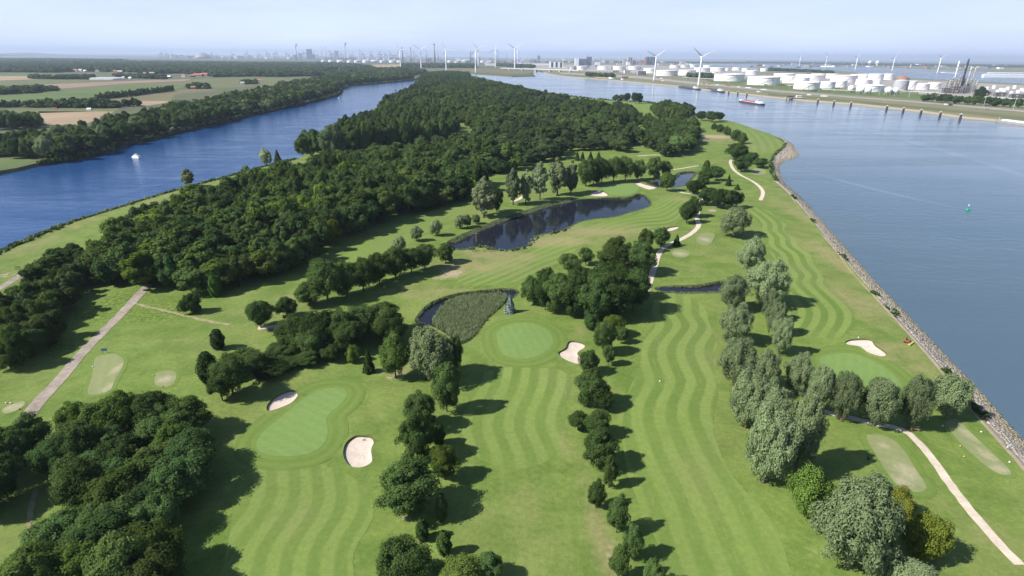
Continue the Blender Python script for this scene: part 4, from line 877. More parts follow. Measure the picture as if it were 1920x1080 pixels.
def mass(name, cs, meshes, dims, label, zoff=0.0, stands=None):
    n = len(cs); A = np.array([c[:4] for c in cs], float); I = rng.integers(0, len(meshes), n)
    if stands:   # plantations: neighbours tend to be of one kind
        v = np.sin(A[:, 0]/47+0.7)+np.sin(A[:, 1]/71+A[:, 0]/120)+0.7*np.sin(A[:, 0]/23-A[:, 1]/37)+rng.normal(0, 0.5, n)
        for lo, hi, (a, b) in stands: k = (v >= lo) & (v < hi); I[k] = rng.integers(a, b, k.sum())
    D = np.array(dims)[I]
    S = np.column_stack([A[:, 2]/D[:, 0], A[:, 2]/D[:, 0], A[:, 3]/D[:, 1]])
    z = np.where(A[:, 1] < 900, H(A[:, 0], A[:, 1]), 0.0)+zoff
    return scatter_object(name, np.column_stack([A[:, :2], z]), S, rng.uniform(0, 6.28, n), I, meshes, label)
mid_m = list(MIDL['broad']+MIDL['tall'])
for mt, src in (('leaf_lime', (MIDL['broad'][0],)), ('leaf_dusk', (MIDL['broad'][1], MIDL['broad'][3], MIDL['tall'][1], MIDL['tall'][0]))):
    for m_ in src:
        q = m_.copy(); q.materials.clear(); q.materials.append(M[mt]); DIMS[q] = DIMS[m_]; mid_m.append(q)
mid_d = [DIMS[m] for m in mid_m]
pen = [c for c in REST if not c[4].startswith('left_')]; lb = [c for c in REST if c[4].startswith('left_')]
mass('peninsula_wood', pen, mid_m, mid_d, 'dense dark green wood filling the middle and far end of the peninsula', stands=[(-9, -0.7, (0, 6)), (-0.7, -0.3, (9, 10)), (-0.3, 0.5, (6, 9)), (0.5, 9, (10, 14))])
# the far bank is greyer: some willows among the trees at the water's edge
mass('river_bank_wood', lb, mid_m[:6]+mid_m[9:]+NEAR['willow'][:2], mid_d[:6]+mid_d[9:]+[DIMS[m] for m in NEAR['willow'][:2]], 'belt of dense trees along the far bank of the river')
def far_mass(name, outlines, label, hr=(9, 15), zoff=0.0):
    cs = []
    for pts_, sp in outlines:
        for (x, y) in scatter(pts_, sp, 0.42):
            if sp > 20 and math.sin(x/97+1)*math.sin(y/163)+0.6*math.sin(x/41-y/77)+rng.normal(0, 0.35) < -0.55: continue
            cs.append((x, y, sp*rng.uniform(1.05, 1.6), rng.uniform(*hr)))
    return mass(name, cs, FARL['broad'], [DIMS[m] for m in FARL['broad']], label, zoff)
far_mass('far_woodland', [
   ([(-60, 111.5), (80, 111), (230, 113), (240, 116), (350, 117), (480, 118.5), (600, 119), (600, 124), (330, 124), (-60, 122)], 34),
   ([(-60, 122), (330, 124), (600, 124), (640, 130), (608, 134), (606, 142), (560, 145), (470, 143.5), (400, 145), (390, 141), (330, 138), (280, 139), (240, 136), (150, 134), (105, 136.5), (-60, 135)], 21),
   ([(600, 119), (640, 120), (690, 125), (700, 128), (645, 129), (610, 127)], 24), ([(690, 131), (780, 131), (800, 136), (775, 142), (700, 142), (640, 148), (610, 142), (640, 136)], 20)],
   'hazy mass of trees and hedges beyond the fields', (6, 20))
far_mass('tree_strip', [([(754, 127), (892, 127.5), (892, 123.5), (754, 123)], 26), ([(930, 124), (960, 125.5), (1000, 128), (1000, 126), (935, 122.5)], 30)], 'dark strip of trees behind the wind turbines', (20, 26))
far_mass('field_trees', [([(53, 148), (90, 148.5), (96, 146), (60, 144.5)], 14), ([(95, 149), (115, 149), (180, 149), (178, 145), (120, 145)], 15), ([(-40, 178), (0, 178), (60, 175), (108, 170), (95, 168), (40, 169), (-40, 172)], 15),
   ([(45, 202), (120, 203), (225, 203), (222, 198), (180, 196), (120, 197), (70, 199)], 11), ([(352, 167), (392, 167), (390, 163), (362, 163)], 12), ([(452, 158), (482, 158), (480, 155.5), (455, 155.5)], 12), ([(0, 203), (37, 201), (42, 199.5), (0, 201.5)], 7), ([(180, 187.4), (240, 181.6), (300, 174), (326, 170.5), (326, 169.6), (240, 180.4), (180, 186.2)], 6),
   ([(236, 200), (262, 200), (262, 197.6), (236, 197.6)], 9), ([(215, 146), (310, 149), (310, 145), (220, 142)], 19)], 'tree clumps and hedges among the fields', (6, 13))
far_mass('industry_trees', [([(1290, 145.5), (1350, 147), (1350, 143), (1290, 142)], 20), ([(1440, 133), (1530, 136), (1560, 138), (1560, 136), (1440, 130)], 30), ([(1400, 118.5), (1700, 123), (1920, 126), (1920, 122.5), (1700, 119.5), (1400, 115.5)], 70), ([(1100, 143), (1150, 145), (1150, 143.5), (1100, 141.5)], 18),
   ([(1000, 117), (1400, 119), (1400, 117.5), (1000, 115.5)], 110), ([(1560, 121.5), (1920, 127), (1920, 125.5), (1560, 120)], 60)], 'scattered trees and tree lines on the industrial shore', (8, 18))
# reeds, shore scrub and stones ------------------------------------------------------------
def tuft_mesh(n=14, h=1.6, r=0.35):
    V = []; F = []
    for k in range(n):
        a = rng.uniform(0, 6.28); b = rng.uniform(0, 6.28); x, y = r*math.cos(b)*rng.random(), r*math.sin(b)*rng.random(); w = 0.06
        hh = h*rng.uniform(0.6, 1.15); lx, ly = 0.35*math.cos(a)*hh*0.5, 0.35*math.sin(a)*hh*0.5
        i = len(V); V += [(x-w*math.sin(a), y+w*math.cos(a), 0), (x+w*math.sin(a), y-w*math.cos(a), 0), (x+lx*0.4+w*math.sin(a)*0.8, y+ly*0.4-w*math.cos(a)*0.8, hh*0.7), (x+lx, y+ly, hh)]
        F.append((i, i+1, i+2, i+3))
    me = mesh_np('tuft', V, F); me.materials.append(M['reed']); return me
TUFTS = [tuft_mesh() for _ in range(4)]
def along(line, width, step, side=1.0):
    L_ = smooth_open(line, 6); seg = np.r_[0, np.cumsum(np.hypot(*np.diff(L_, axis=0).T))]; n = int(seg[-1]/step)
    s = rng.uniform(0, seg[-1], n); p = np.column_stack([np.interp(s, seg, L_[:, 0]), np.interp(s, seg, L_[:, 1])])
    q = np.column_stack([np.interp(s+1, seg, L_[:, 0]), np.interp(s+1, seg, L_[:, 1])]); t = unit(q-p); nr = np.stack([-t[:, 1], t[:, 0]], 1)
    return p+nr*(rng.uniform(0, 1, n)*width*side)[:, None]
def tufts(name, P, z, label, sc=(0.7, 1.4)):
    n = len(P); s = rng.uniform(*sc, n)
    return scatter_object(name, np.column_stack([P, z]), np.column_stack([s*1.2, s*1.2, s]), rng.uniform(0, 6.28, n), rng.integers(0, 4, n), TUFTS, label)
rp = ccw(smooth_closed(GP([(818, 592), (840, 567), (868, 557), (930, 552), (950, 556), (943, 570), (912, 599), (887, 631), (864, 643), (850, 628), (828, 615), (812, 606)]), 4))
P = grid_in(rp, 0.42, 0.45); tufts('reed_bed', P, np.full(len(P), -0.75), 'grey green reed bed filling most of the lower pond', (0.75, 1.3))
P = []
for nm, a, b, w in (('long_pond', 0, 40, 2.4), ('small_pond', 0, 40, 1.4), ('upper_pond', 0, 40, 3.0), ('reed_pond', 0, 60, 1.0)):
    pl = ponds[nm]; pl = np.vstack([pl, pl[:1]]); P.append(along(pl[::3], 1.0 if nm != 'upper_pond' else 2.4, 0.22 if nm != 'upper_pond' else 0.3, 1.0)-0*w)
lp = ponds['long_pond']; P.append(along(GP([(838, 453), (880, 432), (945, 408), (985, 396), (1022, 384), (1065, 374)]), 4.5, 0.07, -1.0)); P.append(along(GP([(1232, 546), (1290, 551), (1350, 551)]), 0.9, 0.08, 1.0))
P.append(along(GP([(905, 465), (925, 468), (885, 470)]), 3, 0.1, 1.0))
P = np.vstack(P); tufts('pond_reeds', P, H(P[:, 0], P[:, 1])-0.5, 'fringe of reeds along the pond edges', (0.3, 0.62))
sh = mesh_np('crown', *crown_broad(n=520, R=1.0, z0=0.05, z1=1.7, lobes=10, leaf=0.28)); sh.materials.append(M['leaf'])
sh2 = mesh_np('crown', *crown_broad(n=520, R=1.0, z0=0.05, z1=1.7, lobes=10, leaf=0.28)); sh2.materials.append(M['reed'])
def scrub(name, P, z, label, sc, mix_=0.3):
    n = len(P); s = rng.uniform(*sc, n); return scatter_object(name, np.column_stack([P, z]), np.column_stack([s, s, s*rng.uniform(0.7, 1.1, n)]), rng.uniform(0, 6.28, n), (rng.random(n) < mix_).astype(int), [sh, sh2], label)
P = np.vstack([along(gl[1:11], 2.8, 0.28, 1.0)]); scrub('dike_hedge', P, np.full(len(P), -1.2), 'low dark hedge along the river dike', (0.8, 1.5), 0.35)
P = np.vstack([along(kerb_line, 1.6, 1.0, 1.0)]); P = P[(np.sin(P[:, 1]/9.0)+0.6*np.sin(P[:, 1]/3.1+1) > 0.75)]; P = np.vstack([P, along(GP([(1441, 304), (1444, 322), (1452, 338)]), 3, 0.5, 1.0), along(GP([(1442, 304), (1450, 290), (1466, 276), (1472, 267)]), 2.0, 0.6, -1.0)])
scrub('kerb_scrub', P, H(P[:, 0], P[:, 1])-0.3, 'patches of weeds between the kerb and the stones', (0.5, 1.0), 0.2)
P = np.vstack([along(gr[1:9], 4, 1.2, 1.0)]); scrub('canal_scrub', P, np.full(len(P), -0.6), 'low scrub on the canal shore of the wood', (1.2, 2.6), 0.3)
P = np.vstack([along(bank_l[3:19], 3.0, 1.6, -1.0)]); scrub('bank_scrub', P, np.full(len(P), -1.6), 'low scrub at the foot of the far river bank', (1.6, 3.4), 0.25)
P = along(ponds['long_pond'][8:40], 1.5, 1.3, -1.0); scrub('pond_scrub', P, H(P[:, 0], P[:, 1])-0.1, 'low scrub dotted round the long pond', (0.4, 0.9), 0.6)
# loose stones of the shore
def stones():
    L_ = smooth_open(RIP, 6); seg = np.r_[0, np.cumsum(np.hypot(*np.diff(L_, axis=0).T))]; V = []; F = []
    n = 27000; s = seg[-1]*(1-rng.random(n)**1.7)
    p = np.column_stack([np.interp(s, seg, L_[:, 0]), np.interp(s, seg, L_[:, 1])]); q = np.column_stack([np.interp(s+1, seg, L_[:, 0]), np.interp(s+1, seg, L_[:, 1])])
    t = unit(q-p); nr = np.stack([-t[:, 1], t[:, 0]], 1); f = rng.uniform(0.12, 0.98, n); w = rw(p); c = p+nr*(f*w)[:, None]; z = (1-f)*H(p[:, 0], p[:, 1])+f*(WATER_Z-0.7)
    B = np.array([(-1,-1,-1),(1,-1,-1),(1,1,-1),(-1,1,-1),(-1,-1,1),(1,-1,1),(1,1,1),(-1,1,1)])*0.5
    FQ = np.array([(4,5,6,7),(0,1,5,4),(1,2,6,5),(2,3,7,6),(3,0,4,7)])
    sz = rng.uniform(0.2, 0.58, n)*np.where(p[:, 1] > 330, 1.5, 1)
    vv = (B[None]+rng.uniform(-0.22, 0.22, (n, 8, 3)))*sz[:, None, None]*np.array((1, 1, 0.7)); a = rng.uniform(0, 6.28, n); ca, sa = np.cos(a)[:, None], np.sin(a)[:, None]
    X = vv[:, :, 0]*ca-vv[:, :, 1]*sa+c[:, :1]; Y = vv[:, :, 0]*sa+vv[:, :, 1]*ca+c[:, 1:]; Z = vv[:, :, 2]+z[:, None]+0.05
    V = np.stack([X, Y, Z], 2).reshape(-1, 3); F = (FQ[None]+np.arange(n)[:, None, None]*8).reshape(-1, 4)
    m = NM('shore_stone'); r = m.n('ShaderNodeNewGeometry').outputs['Random Per Island']; zz = m.n('ShaderNodeSeparateXYZ', {0: m.pos()}).outputs[2]
    c_ = m.mix(m.rng(r, 0, 1, 0, 1, False), (0.24, 0.215, 0.175), (0.40, 0.365, 0.31)); c_ = m.mix(m.rng(zz, -2.3, -1.2, 0.75, 0), c_, (0.24, 0.20, 0.11))
    mt = m.surf(m.principled(c_, 0.9, 0.2))
    tag(link('shore_stones', mesh_np('shore_stones', V, F), mt), 'loose grey stones covering the canal shore', kind='stuff')
stones()
# ------------------------------------------------------------------ wind turbines, tanks, ships and the harbour
M['white'] = plain('white_paint', (0.83, 0.83, 0.83), 0.45, 0.04, 0.2)
M['tank_white'] = plain('tank_paint', (0.84, 0.82, 0.81), 0.5, 0.07, 0.05)
M['tank_grey'] = plain('tank_grey', (0.42, 0.42, 0.44), 0.5, 0.1, 0.05)
M['roofgrey'] = plain('tank_roof', (0.45, 0.43, 0.42), 0.7, 0.1, 0.05)
M['steel'] = plain('dull_steel', (0.30, 0.29, 0.29), 0.5, 0.15, 0.2)
M['dark'] = plain('dark_steel', (0.055, 0.055, 0.065), 0.6, 0.2, 0.5)
M['navy'] = plain('navy_hull', (0.035, 0.045, 0.085), 0.5, 0.15, 0.3)
M['red'] = plain('red_paint', (0.40, 0.085, 0.06), 0.55, 0.12, 0.3)
M['redroof'] = plain('red_roof_tiles', (0.42, 0.15, 0.085), 0.8, 0.15, 0.3)
M['brick'] = plain('brick_wall', (0.30, 0.19, 0.14), 0.85, 0.15, 0.6)
M['blueclad'] = plain('blue_cladding', (0.16, 0.20, 0.30), 0.5, 0.08, 0.1)
M['beige'] = plain('beige_cladding', (0.50, 0.47, 0.43), 0.6, 0.08, 0.1)
M['rust'] = plain('rust_brown', (0.30, 0.15, 0.10), 0.7, 0.2, 0.3)
M['greenbuoy'] = plain('green_buoy_paint', (0.02, 0.32, 0.17), 0.45, 0.08, 1.0)
M['wood'] = plain('weathered_wood', (0.23, 0.17, 0.10), 0.85, 0.2, 2.0)
M['ochre'] = plain('ochre_board', (0.45, 0.30, 0.10), 0.7, 0.1, 2.0)
M['yellow'] = plain('yellow_paint', (0.50, 0.40, 0.10), 0.5, 0.08, 2.0)
M['bluesign'] = plain('blue_sign_paint', (0.10, 0.18, 0.36), 0.5, 0.08, 2.0)
M['glass'] = plain('dark_glass', (0.03, 0.04, 0.05), 0.15, 0.1, 1.0, 0.6)
M['steamwhite'] = None
def span(px0, px1, py): return abs(px1-px0)/FPX*depth(*G((px0+px1)/2, py))

def turbine(bx, by, hy, ang, label, yaw=0.0, group='wind turbines'):
    x, y = G(bx, by); h = height_for(x, y, hy); bl = h*0.52; k = h/85.0
    root = empty('wind_turbine', x, y, 0, yaw)
    MB().lathe([(3.0*k, 0), (2.8*k, h*0.1), (2.3*k, h*0.5), (1.6*k, h-1.5*k)], 16).build('tower', M['white'], root, True)
    MB().box(-1.7*k, 1.7*k, -3.5*k, 6.5*k, h-1.6*k, h+2.0*k).build('nacelle', M['white'], root)
    hub = MB().tube((0, -3.5*k, h), (0, -6.0*k, h), 1.6*k, 0.7*k, 12).build('rotor_hub', M['white'], root)
    for j in range(3):
        a = math.radians(ang+120*j); c, s = math.cos(a), math.sin(a); V = []
        prof = [(0.02, 0.9, 0.8), (0.10, 1.5, 0.7), (0.22, 2.3, 0.45), (0.55, 1.35, 0.28), (0.85, 0.75, 0.15), (1.0, 0.25, 0.06)]
        for f, cw, th in prof:
            r = 1.2*k+f*bl
            for u, v in ((-0.35, 0), (0, -0.5), (0.65, 0), (0, 0.5)):
                a_, b_ = u*cw*(2.1 if bx > 1050 else 1.5)*k, v*th*1.8*k
                V.append((r*c-a_*s, -4.8*k+b_+a_*0.3, h+r*s+a_*c))
        n = len(prof); F = [(i*4+q, i*4+(q+1) % 4, (i+1)*4+(q+1) % 4, (i+1)*4+q) for i in range(n-1) for q in range(4)]+[(0, 1, 2, 3), tuple(4*(n-1)+q for q in (3, 2, 1, 0))]
        MB().add(V, F).build('blade', M['white'], root)
    tag(root, label, 'wind turbine', group); return root
turbine(1226, 152.5, 106, 35, 'left one of the two tall white turbines beside the canal', 0.25)
turbine(1309, 163, 106.5, 24, 'right one of the two tall white turbines beside the canal', 0.3)
for bx, by, hy, ang, lab in ((751.5, 127, 93, 0, 'leftmost white turbine behind the wooded tip'), (790, 130, 93, 28, 'white turbine second from the left behind the wooded tip'),
        (837, 134.5, 93, 355, 'white turbine third from the left on the canal shore'), (892, 138, 92.5, 350, 'nearest white turbine standing at the water of the wooded tip'),
        (897, 125, 90, 20, 'white turbine just behind the one at the water'), (929, 128, 93, 80, 'white turbine with one blade straight up left of the bridge'),
        (965, 131, 90.5, 30, 'white turbine at the left end of the bridge'), (970, 119, 92.5, 40, 'distant turbine right behind the bridge end'),
        (831, 115.5, 98, 65, 'distant turbine left of the pinkish tanks'), (985, 112.5, 101, 10, 'tiny distant turbine, first right of the bridge end'), (993, 112.5, 100.5, 50, 'tiny distant turbine, second right of the bridge end'), (1003, 112.5, 100, 90, 'tiny distant turbine, third right of the bridge end'),
        (1498, 125.5, 106, 70, 'leftmost of the five turbines behind the tank farm'), (1547, 127.5, 106.5, 5, 'second of the five turbines behind the tank farm'), (1603, 132.5, 107, 60, 'third of the five turbines behind the tank farm'),
        (1672, 134, 109, 62, 'fourth of the five turbines behind the tank farm'), (1757, 138, 109, 30, 'rightmost of the five turbines, beside the refinery')):
    turbine(bx, by, hy, ang, lab, 0.15 if bx < 1000 else 0.3)

def tank(cx, by, ty, w, label, mat='tank_white', style='float', group='white storage tanks of the tank farm'):
    x, y = G(cx, by); r = w/FPX*depth(x, y)/2; h = max(height_for(x, y, ty), 6.0); y += r*0.9
    h = min(h, r*1.6 if r < 15 else 26)
    root = empty('storage_tank', x, y, 0)
    n = 40 if w > 20 else 24
    if style == 'dome':
        MB().lathe([(r, 0), (r, h)], n).build('shell', M[mat], root, False)
        MB().lathe([(r*1.005, h), (r*0.8, h+r*0.16), (r*0.4, h+r*0.28), (r*0.05, h+r*0.31)], n).build('roof', M['roofgrey' if mat != 'tank_grey' else mat], root, True)
    elif style == 'cone':
        MB().lathe([(r, 0), (r, h)], n).build('shell', M[mat], root)
        MB().lathe([(r*1.01, h), (r*0.05, h+r*0.14)], n).build('roof', M[mat], root)
    else:
        mb = MB(); V = []; 
        mb.lathe([(r, 0), (r, h), (r*0.985, h), (r*0.985, h*0.78)], n); mb.f.pop(-2); mb.build('shell', M[mat], root)
        MB().lathe([(r*0.98, h*0.74), (r*0.98, h*0.8)], n).build('floating_roof', M['roofgrey'], root)
        mb = MB(); mb.lathe([(r*1.002, h*0.9), (r*1.03, h*0.9), (r*1.03, h*0.93), (r*1.002, h*0.93)], n); mb.f.pop(); mb.f.pop(); mb.build('wind_girder', M[mat], root)
    if w > 16:
        mb = MB()
        for k in range(10):
            a = -2.3+0.09*k; zz = h*k/10
            mb.tube((r*1.03*math.cos(a), r*1.03*math.sin(a), zz), (r*1.03*math.cos(a+0.09), r*1.03*math.sin(a+0.09), zz+h/10), 0.35, 0.35, 4)
        mb.build('stair', M['steel'], root)
    tag(root, label, 'storage tank', group); return root
FRONT = [(1375, 152.5, 139, 55, 'wide white tank on the lawn right of the right tall turbine'), (1441, 160, 141.5, 58, 'very wide white tank, largest of the front row'), (1521, 168, 154, 45, 'low white tank nearest the jetty pontoon'),
         (1557, 166, 153, 25, 'white tank right behind the low one near the jetty'), (1580, 164, 151, 22, 'narrow white tank left of the round pressure spheres'), (1642, 172.5, 160, 46, 'wide white tank behind the pressure spheres'),
         (1485, 156, 143, 25, 'white tank behind the gap in the front row'), (1508, 157, 145, 26, 'white tank just behind the low one near the jetty'), (1254, 142.5, 127.5, 40, 'big white tank between the two tall turbines'), (1292, 141.5, 128.5, 32, 'white tank behind trees left of the right tall turbine')]
for t in FRONT: tank(*t)
tank(1694, 170.5, 153, 25, 'grey domed tank in the tank farm', 'tank_grey', 'dome')
tank(1712, 168, 152, 20, 'white tank behind the grey domed one'); tank(1734, 168.5, 157, 28, 'low white tank left of the refinery'); tank(1757, 167.5, 155.5, 22, 'white tank touching the refinery columns')
BACK = [(1477, 151, 137, 38), (1530, 153, 140.5, 44), (1565, 147, 138.5, 22), (1592, 155, 140, 46), (1625, 160, 149, 27), (1625, 149, 139, 24), (1648, 151, 138.5, 26), (1670, 150, 138.5, 20), (1222, 137, 128, 26), (1320, 135, 124.5, 30), (1343, 142, 135.5, 22),
        (1349, 134, 124.5, 28), (1364, 133, 127, 14), (1385, 132, 126.5, 18), (1413, 141, 132.5, 22), (1400, 134, 127.5, 14), (1268, 128, 119, 20), (1285, 127, 118.5, 22), (1301, 126.5, 119.5, 16), (1330, 128, 121, 18), (1435, 134, 128, 14), (1648, 158, 150, 13), (1540, 146, 138.5, 26), (1505, 147, 139, 22), (1610, 147, 139.5, 20)]
for i, t in enumerate(sorted(BACK)): tank(*t, f'white storage tank behind the front row of the tank farm, {ORD[i]} from the left', group='tanks in the back rows of the tank farm')
for i, t in enumerate([(1091, 131.5, 123.5, 20), (1135, 131, 123.5, 26), (1163, 131.5, 123.5, 24), (1191, 131, 123.5, 22)]):
    tank(*t, f'white tank in the short row left of the tall turbines, {ORD[i]} from the left', group='short row of tanks')
tank(1075, 132, 125, 14, 'grey tank at the left end of the short row', 'tank_grey')
tank(872, 118.5, 105.5, 19, 'tall pinkish tank behind the tree strip', 'beige', 'dome', 'harbour tanks'); tank(858, 118.5, 112, 14, 'low pale tank left of the pinkish one', 'beige', 'cone', 'harbour tanks')
for x, w in ((606, 10), (620, 11), (637, 13), (655, 11), (668, 10), (685, 13), (701, 14), (716, 10), (735, 13), (748, 9), (500, 8), (541, 8), (843, 9), (905, 9)):
    tank(x, 117.3 if x > 560 else 110.5, 112.3 if x > 560 else 105, w, 'small white tank in the line along the far harbour', 'white', 'cone', 'tanks along the far harbour')
for i in range(14):
    tank(1846+i*6.5, 172+(i % 3)*2.5-(i % 2)*6, 157+(i % 3)*2.5-(i % 2)*6, 6.2, 'slim white tank in the cluster at the right edge', 'white', 'cone', 'slim tanks at the right edge')
def sphere(cx, by, d, label):
    x, y = G(cx, by); r = d/FPX*depth(x, y)/2; root = empty('pressure_sphere', x, y, 0)
    MB().lathe([(r*math.sin(t), r*1.25-r*math.cos(t)) for t in np.linspace(0.05, math.pi-0.05, 12)], 20).build('sphere', M['white'], root, True)
    for k in range(8):
        a = k*math.pi/4; MB().tube((r*0.95*math.cos(a), r*0.95*math.sin(a), 0), (r*0.95*math.cos(a), r*0.95*math.sin(a), r*1.25), 0.5, 0.5, 5).build('leg', M['steel'], root)
    tag(root, label, 'tank', 'pressure spheres')
for i, (x, by, d) in enumerate([(1594, 173, 11), (1613, 176, 13), (1626, 177, 12), (1664, 178, 13), (1677, 178, 12)]): sphere(x, by, d, f'round white pressure sphere on legs, {ORD[i]} from the left')

def chimney(bx, by, ty, r, label, mat='steel', cap='dark', name='chimney', ang=None):
    x, y = G(bx, by); h = height_for(x, y, ty); root = empty(name, x, y, 0)
    MB().lathe([(r*1.15, 0), (r, h*0.4), (r*0.85, h*0.94)], 14).build('shaft', M[mat], root, True)
    MB().lathe([(r*0.95, h*0.94), (r*0.95, h), (r*0.7, h), (r*0.7, h*0.97)], 14).build('cap', M[cap], root)
    tag(root, label, 'chimney', 'harbour chimneys'); return root
chimney(755, 117, 89, 8.5, 'dark chimney just right of the leftmost turbine', 'steel'); chimney(771, 117, 89, 8.5, 'dark chimney between the two left turbines', 'steel')
chimney(815, 117.5, 82, 11, 'tallest chimney of the harbour, left of the third turbine', 'steel'); chimney(882.5, 117.5, 96.5, 6, 'slim dark chimney right of the pinkish tank', 'dark')
chimney(557, 112, 89, 9, 'chimney with white steam, left one', 'steel'); chimney(649, 113, 87, 6, 'chimney with white steam, right one', 'steel')
chimney(604, 112, 88, 7, 'slim pale chimney left of the red roofed silos', 'beige'); chimney(612, 112, 88, 6, 'slim pale chimney beside its twin', 'beige')
chimney(900, 114, 106, 6, 'short chimney behind the water turbine', 'dark'); chimney(675, 112.5, 92, 5, 'thin chimney amid the harbour cranes', 'steel'); chimney(800, 117, 103, 6, 'short stack in the plant right of the second turbine', 'blueclad'); chimney(822, 116, 103, 6, 'short stack left of the third turbine', 'steel')
for i, (xx, top) in enumerate(sorted([(float(rng.uniform(*z)), float(rng.uniform(94, 106))) for z in [(590, 760)]*16+[(760, 830)]*10+[(900, 1000)]*6+[(1100, 1210)]*8])):
    xb = int(xx); zone = 'between the harbour cranes' if xx < 760 else 'among the chimneys right of the first turbines' if xx < 840 else 'behind the bridge' if xx < 1050 else 'in the plant left of the tall turbines'
    chimney(xx, 116.5 if xx < 760 else 117.5 if xx < 1050 else 121.5, top if xx < 1050 else top+8, rng.uniform(2.0, 4.5), f'thin {["grey", "pale", "blue grey"][i % 3]} stack {zone}', ['steel', 'beige', 'blueclad'][i % 3])
def block(x0, x1, by, ty, label, mat='blueclad', dep=30, name='plant_building', ribs=0, group=None, roofm='roofgrey'):
    cx = (x0+x1)/2; x, y = G(cx, by); w = span(x0, x1, by); h = height_for(x, y, ty); root = empty(name, x, y+dep/2, 0)
    MB().box(-w/2, w/2, -dep/2, dep/2, 0, h).build('wall', M[mat], root)
    MB().box(-w/2-0.6, w/2+0.6, -dep/2-0.6, dep/2+0.6, h+0.003, h+1.2).build('roof', M[roofm], root)
    for k in range(ribs):
        xx = -w/2+w*(k+0.5)/ribs; MB().box(xx-w/ribs*0.22, xx+w/ribs*0.22, -dep/2-0.5, -dep/2-0.003, h*0.06, h*0.94).build('panel', M['glass'], root)
    tag(root, label, 'building', group); return root
block(1078, 1085, 122.5, 109, 'white end tower of the wide power plant', 'white', 60); block(1085.6, 1099, 122.5, 110.5, 'wide blue grey boiler hall of the power plant', 'blueclad', 70, ribs=6); block(1099.6, 1109, 122.5, 106.5, 'tall right hand block of the power plant', 'blueclad', 60, ribs=3)
block(1212, 1229, 121.5, 106.5, 'dark blue block behind the left tall turbine', 'blueclad', 60, ribs=3); block(1209, 1212.6, 121.5, 107, 'brown end of the dark blue block', 'rust', 50)
block(1177, 1185, 121, 107.5, 'pale tower of the plant left of the tall turbines', 'beige', 50, ribs=2); block(1168, 1176, 121, 112, 'lower pale block left of that tower', 'beige', 50); block(1186, 1192, 121, 113, 'grey block right of that tower', 'steel', 40)
block(576, 584.5, 111, 92, 'tall blue grey harbour building', 'blueclad', 80, ribs=2); block(584.8, 590, 111, 103, 'lower wing of the tall blue grey harbour building', 'blueclad', 60); block(628, 634, 112, 95, 'hazy grey silo tower in the harbour', 'steel', 60)
block(1008, 1012.5, 117.5, 104.5, 'distant blue grey tower block', 'blueclad', 70); block(550, 554, 112, 103, 'grey process tower left of the steaming chimney', 'steel', 50); block(560, 565, 112, 100, 'grey process tower right of the steaming chimney', 'steel', 50)
block(909, 962, 123.5, 119.3, 'long white warehouse behind the turbines', 'white', 60, 'warehouse', roofm='white'); block(962.5, 1030, 122, 119, 'very long white warehouse at the bridge', 'white', 60, 'warehouse', roofm='white'); block(1031, 1056, 127, 116, 'white stepped silo building right of the long warehouse', 'white', 60, 'silo_building', ribs=3, roofm='white')
block(650, 664, 116, 111.5, 'red roofed harbour hall', 'red', 60, 'harbour_hall', roofm='red'); block(690, 704, 118, 115.5, 'dark low hall at the harbour edge', 'blueclad', 50, 'harbour_hall'); block(1148, 1160, 136, 132, 'low beige office behind the quay road', 'beige', 25, 'office', ribs=4); block(1166, 1178, 148, 143.5, 'rust brown shed at the barge quay', 'rust', 14, 'shed')
block(1171, 1182, 137.5, 132, 'low white hall behind the quay road', 'white', 30, 'office', ribs=4); block(1196, 1211, 141.5, 133.5, 'low grey hall left of the left tall turbine', 'steel', 30, 'office', ribs=5)
bands = [((300, 600), (107.5, 110), 30, (2, 5), 150), ((600, 760), (111, 114.5), 34, (2.5, 6), 110), ((905, 1080), (113.5, 119), 30, (2, 5), 110), ((760, 905), (113, 117), 20, (2.5, 8), 90), ((1100, 1300), (117, 123.5), 26, (2, 6), 80), ((1400, 1920), (120, 127), 40, (1.5, 3.5), 80), ((1050, 1200), (124.5, 130), 16, (2, 3), 40)]
for (xa, xb), (ya, yb), n, (ha, hb), dep in bands:
    for k in range(n):
        x0 = xa+(xb-xa)*(k+rng.random())/n; by = rng.uniform(ya, yb)+(0 if xa < 1400 else (x0-1400)*0.006); w = rng.uniform(2.5, 10)
        mt = ['white', 'beige', 'steel', 'blueclad', 'beige', 'white', 'rust'][int(rng.integers(7))]; zone = 'below the far left cranes' if x0 < 450 else 'left of the steaming chimneys' if x0 < 600 else 'between steaming chimney and first turbine' if x0 < 760 else 'among the chimneys and turbines' if x0 < 905 else 'behind the bridge' if x0 < 1075 else 'behind the tank rows' if x0 < 1300 else 'on the far shore behind the tank farm'
        block(x0, x0+w, by, by-rng.uniform(ha, hb), f"small {dict(white='white', beige='beige', steel='grey', blueclad='bluish', rust='brown')[mt]} hall {zone}", mt, dep*rng.uniform(0.4, 1.0), 'industrial_hall', group='halls on the harbour horizon')
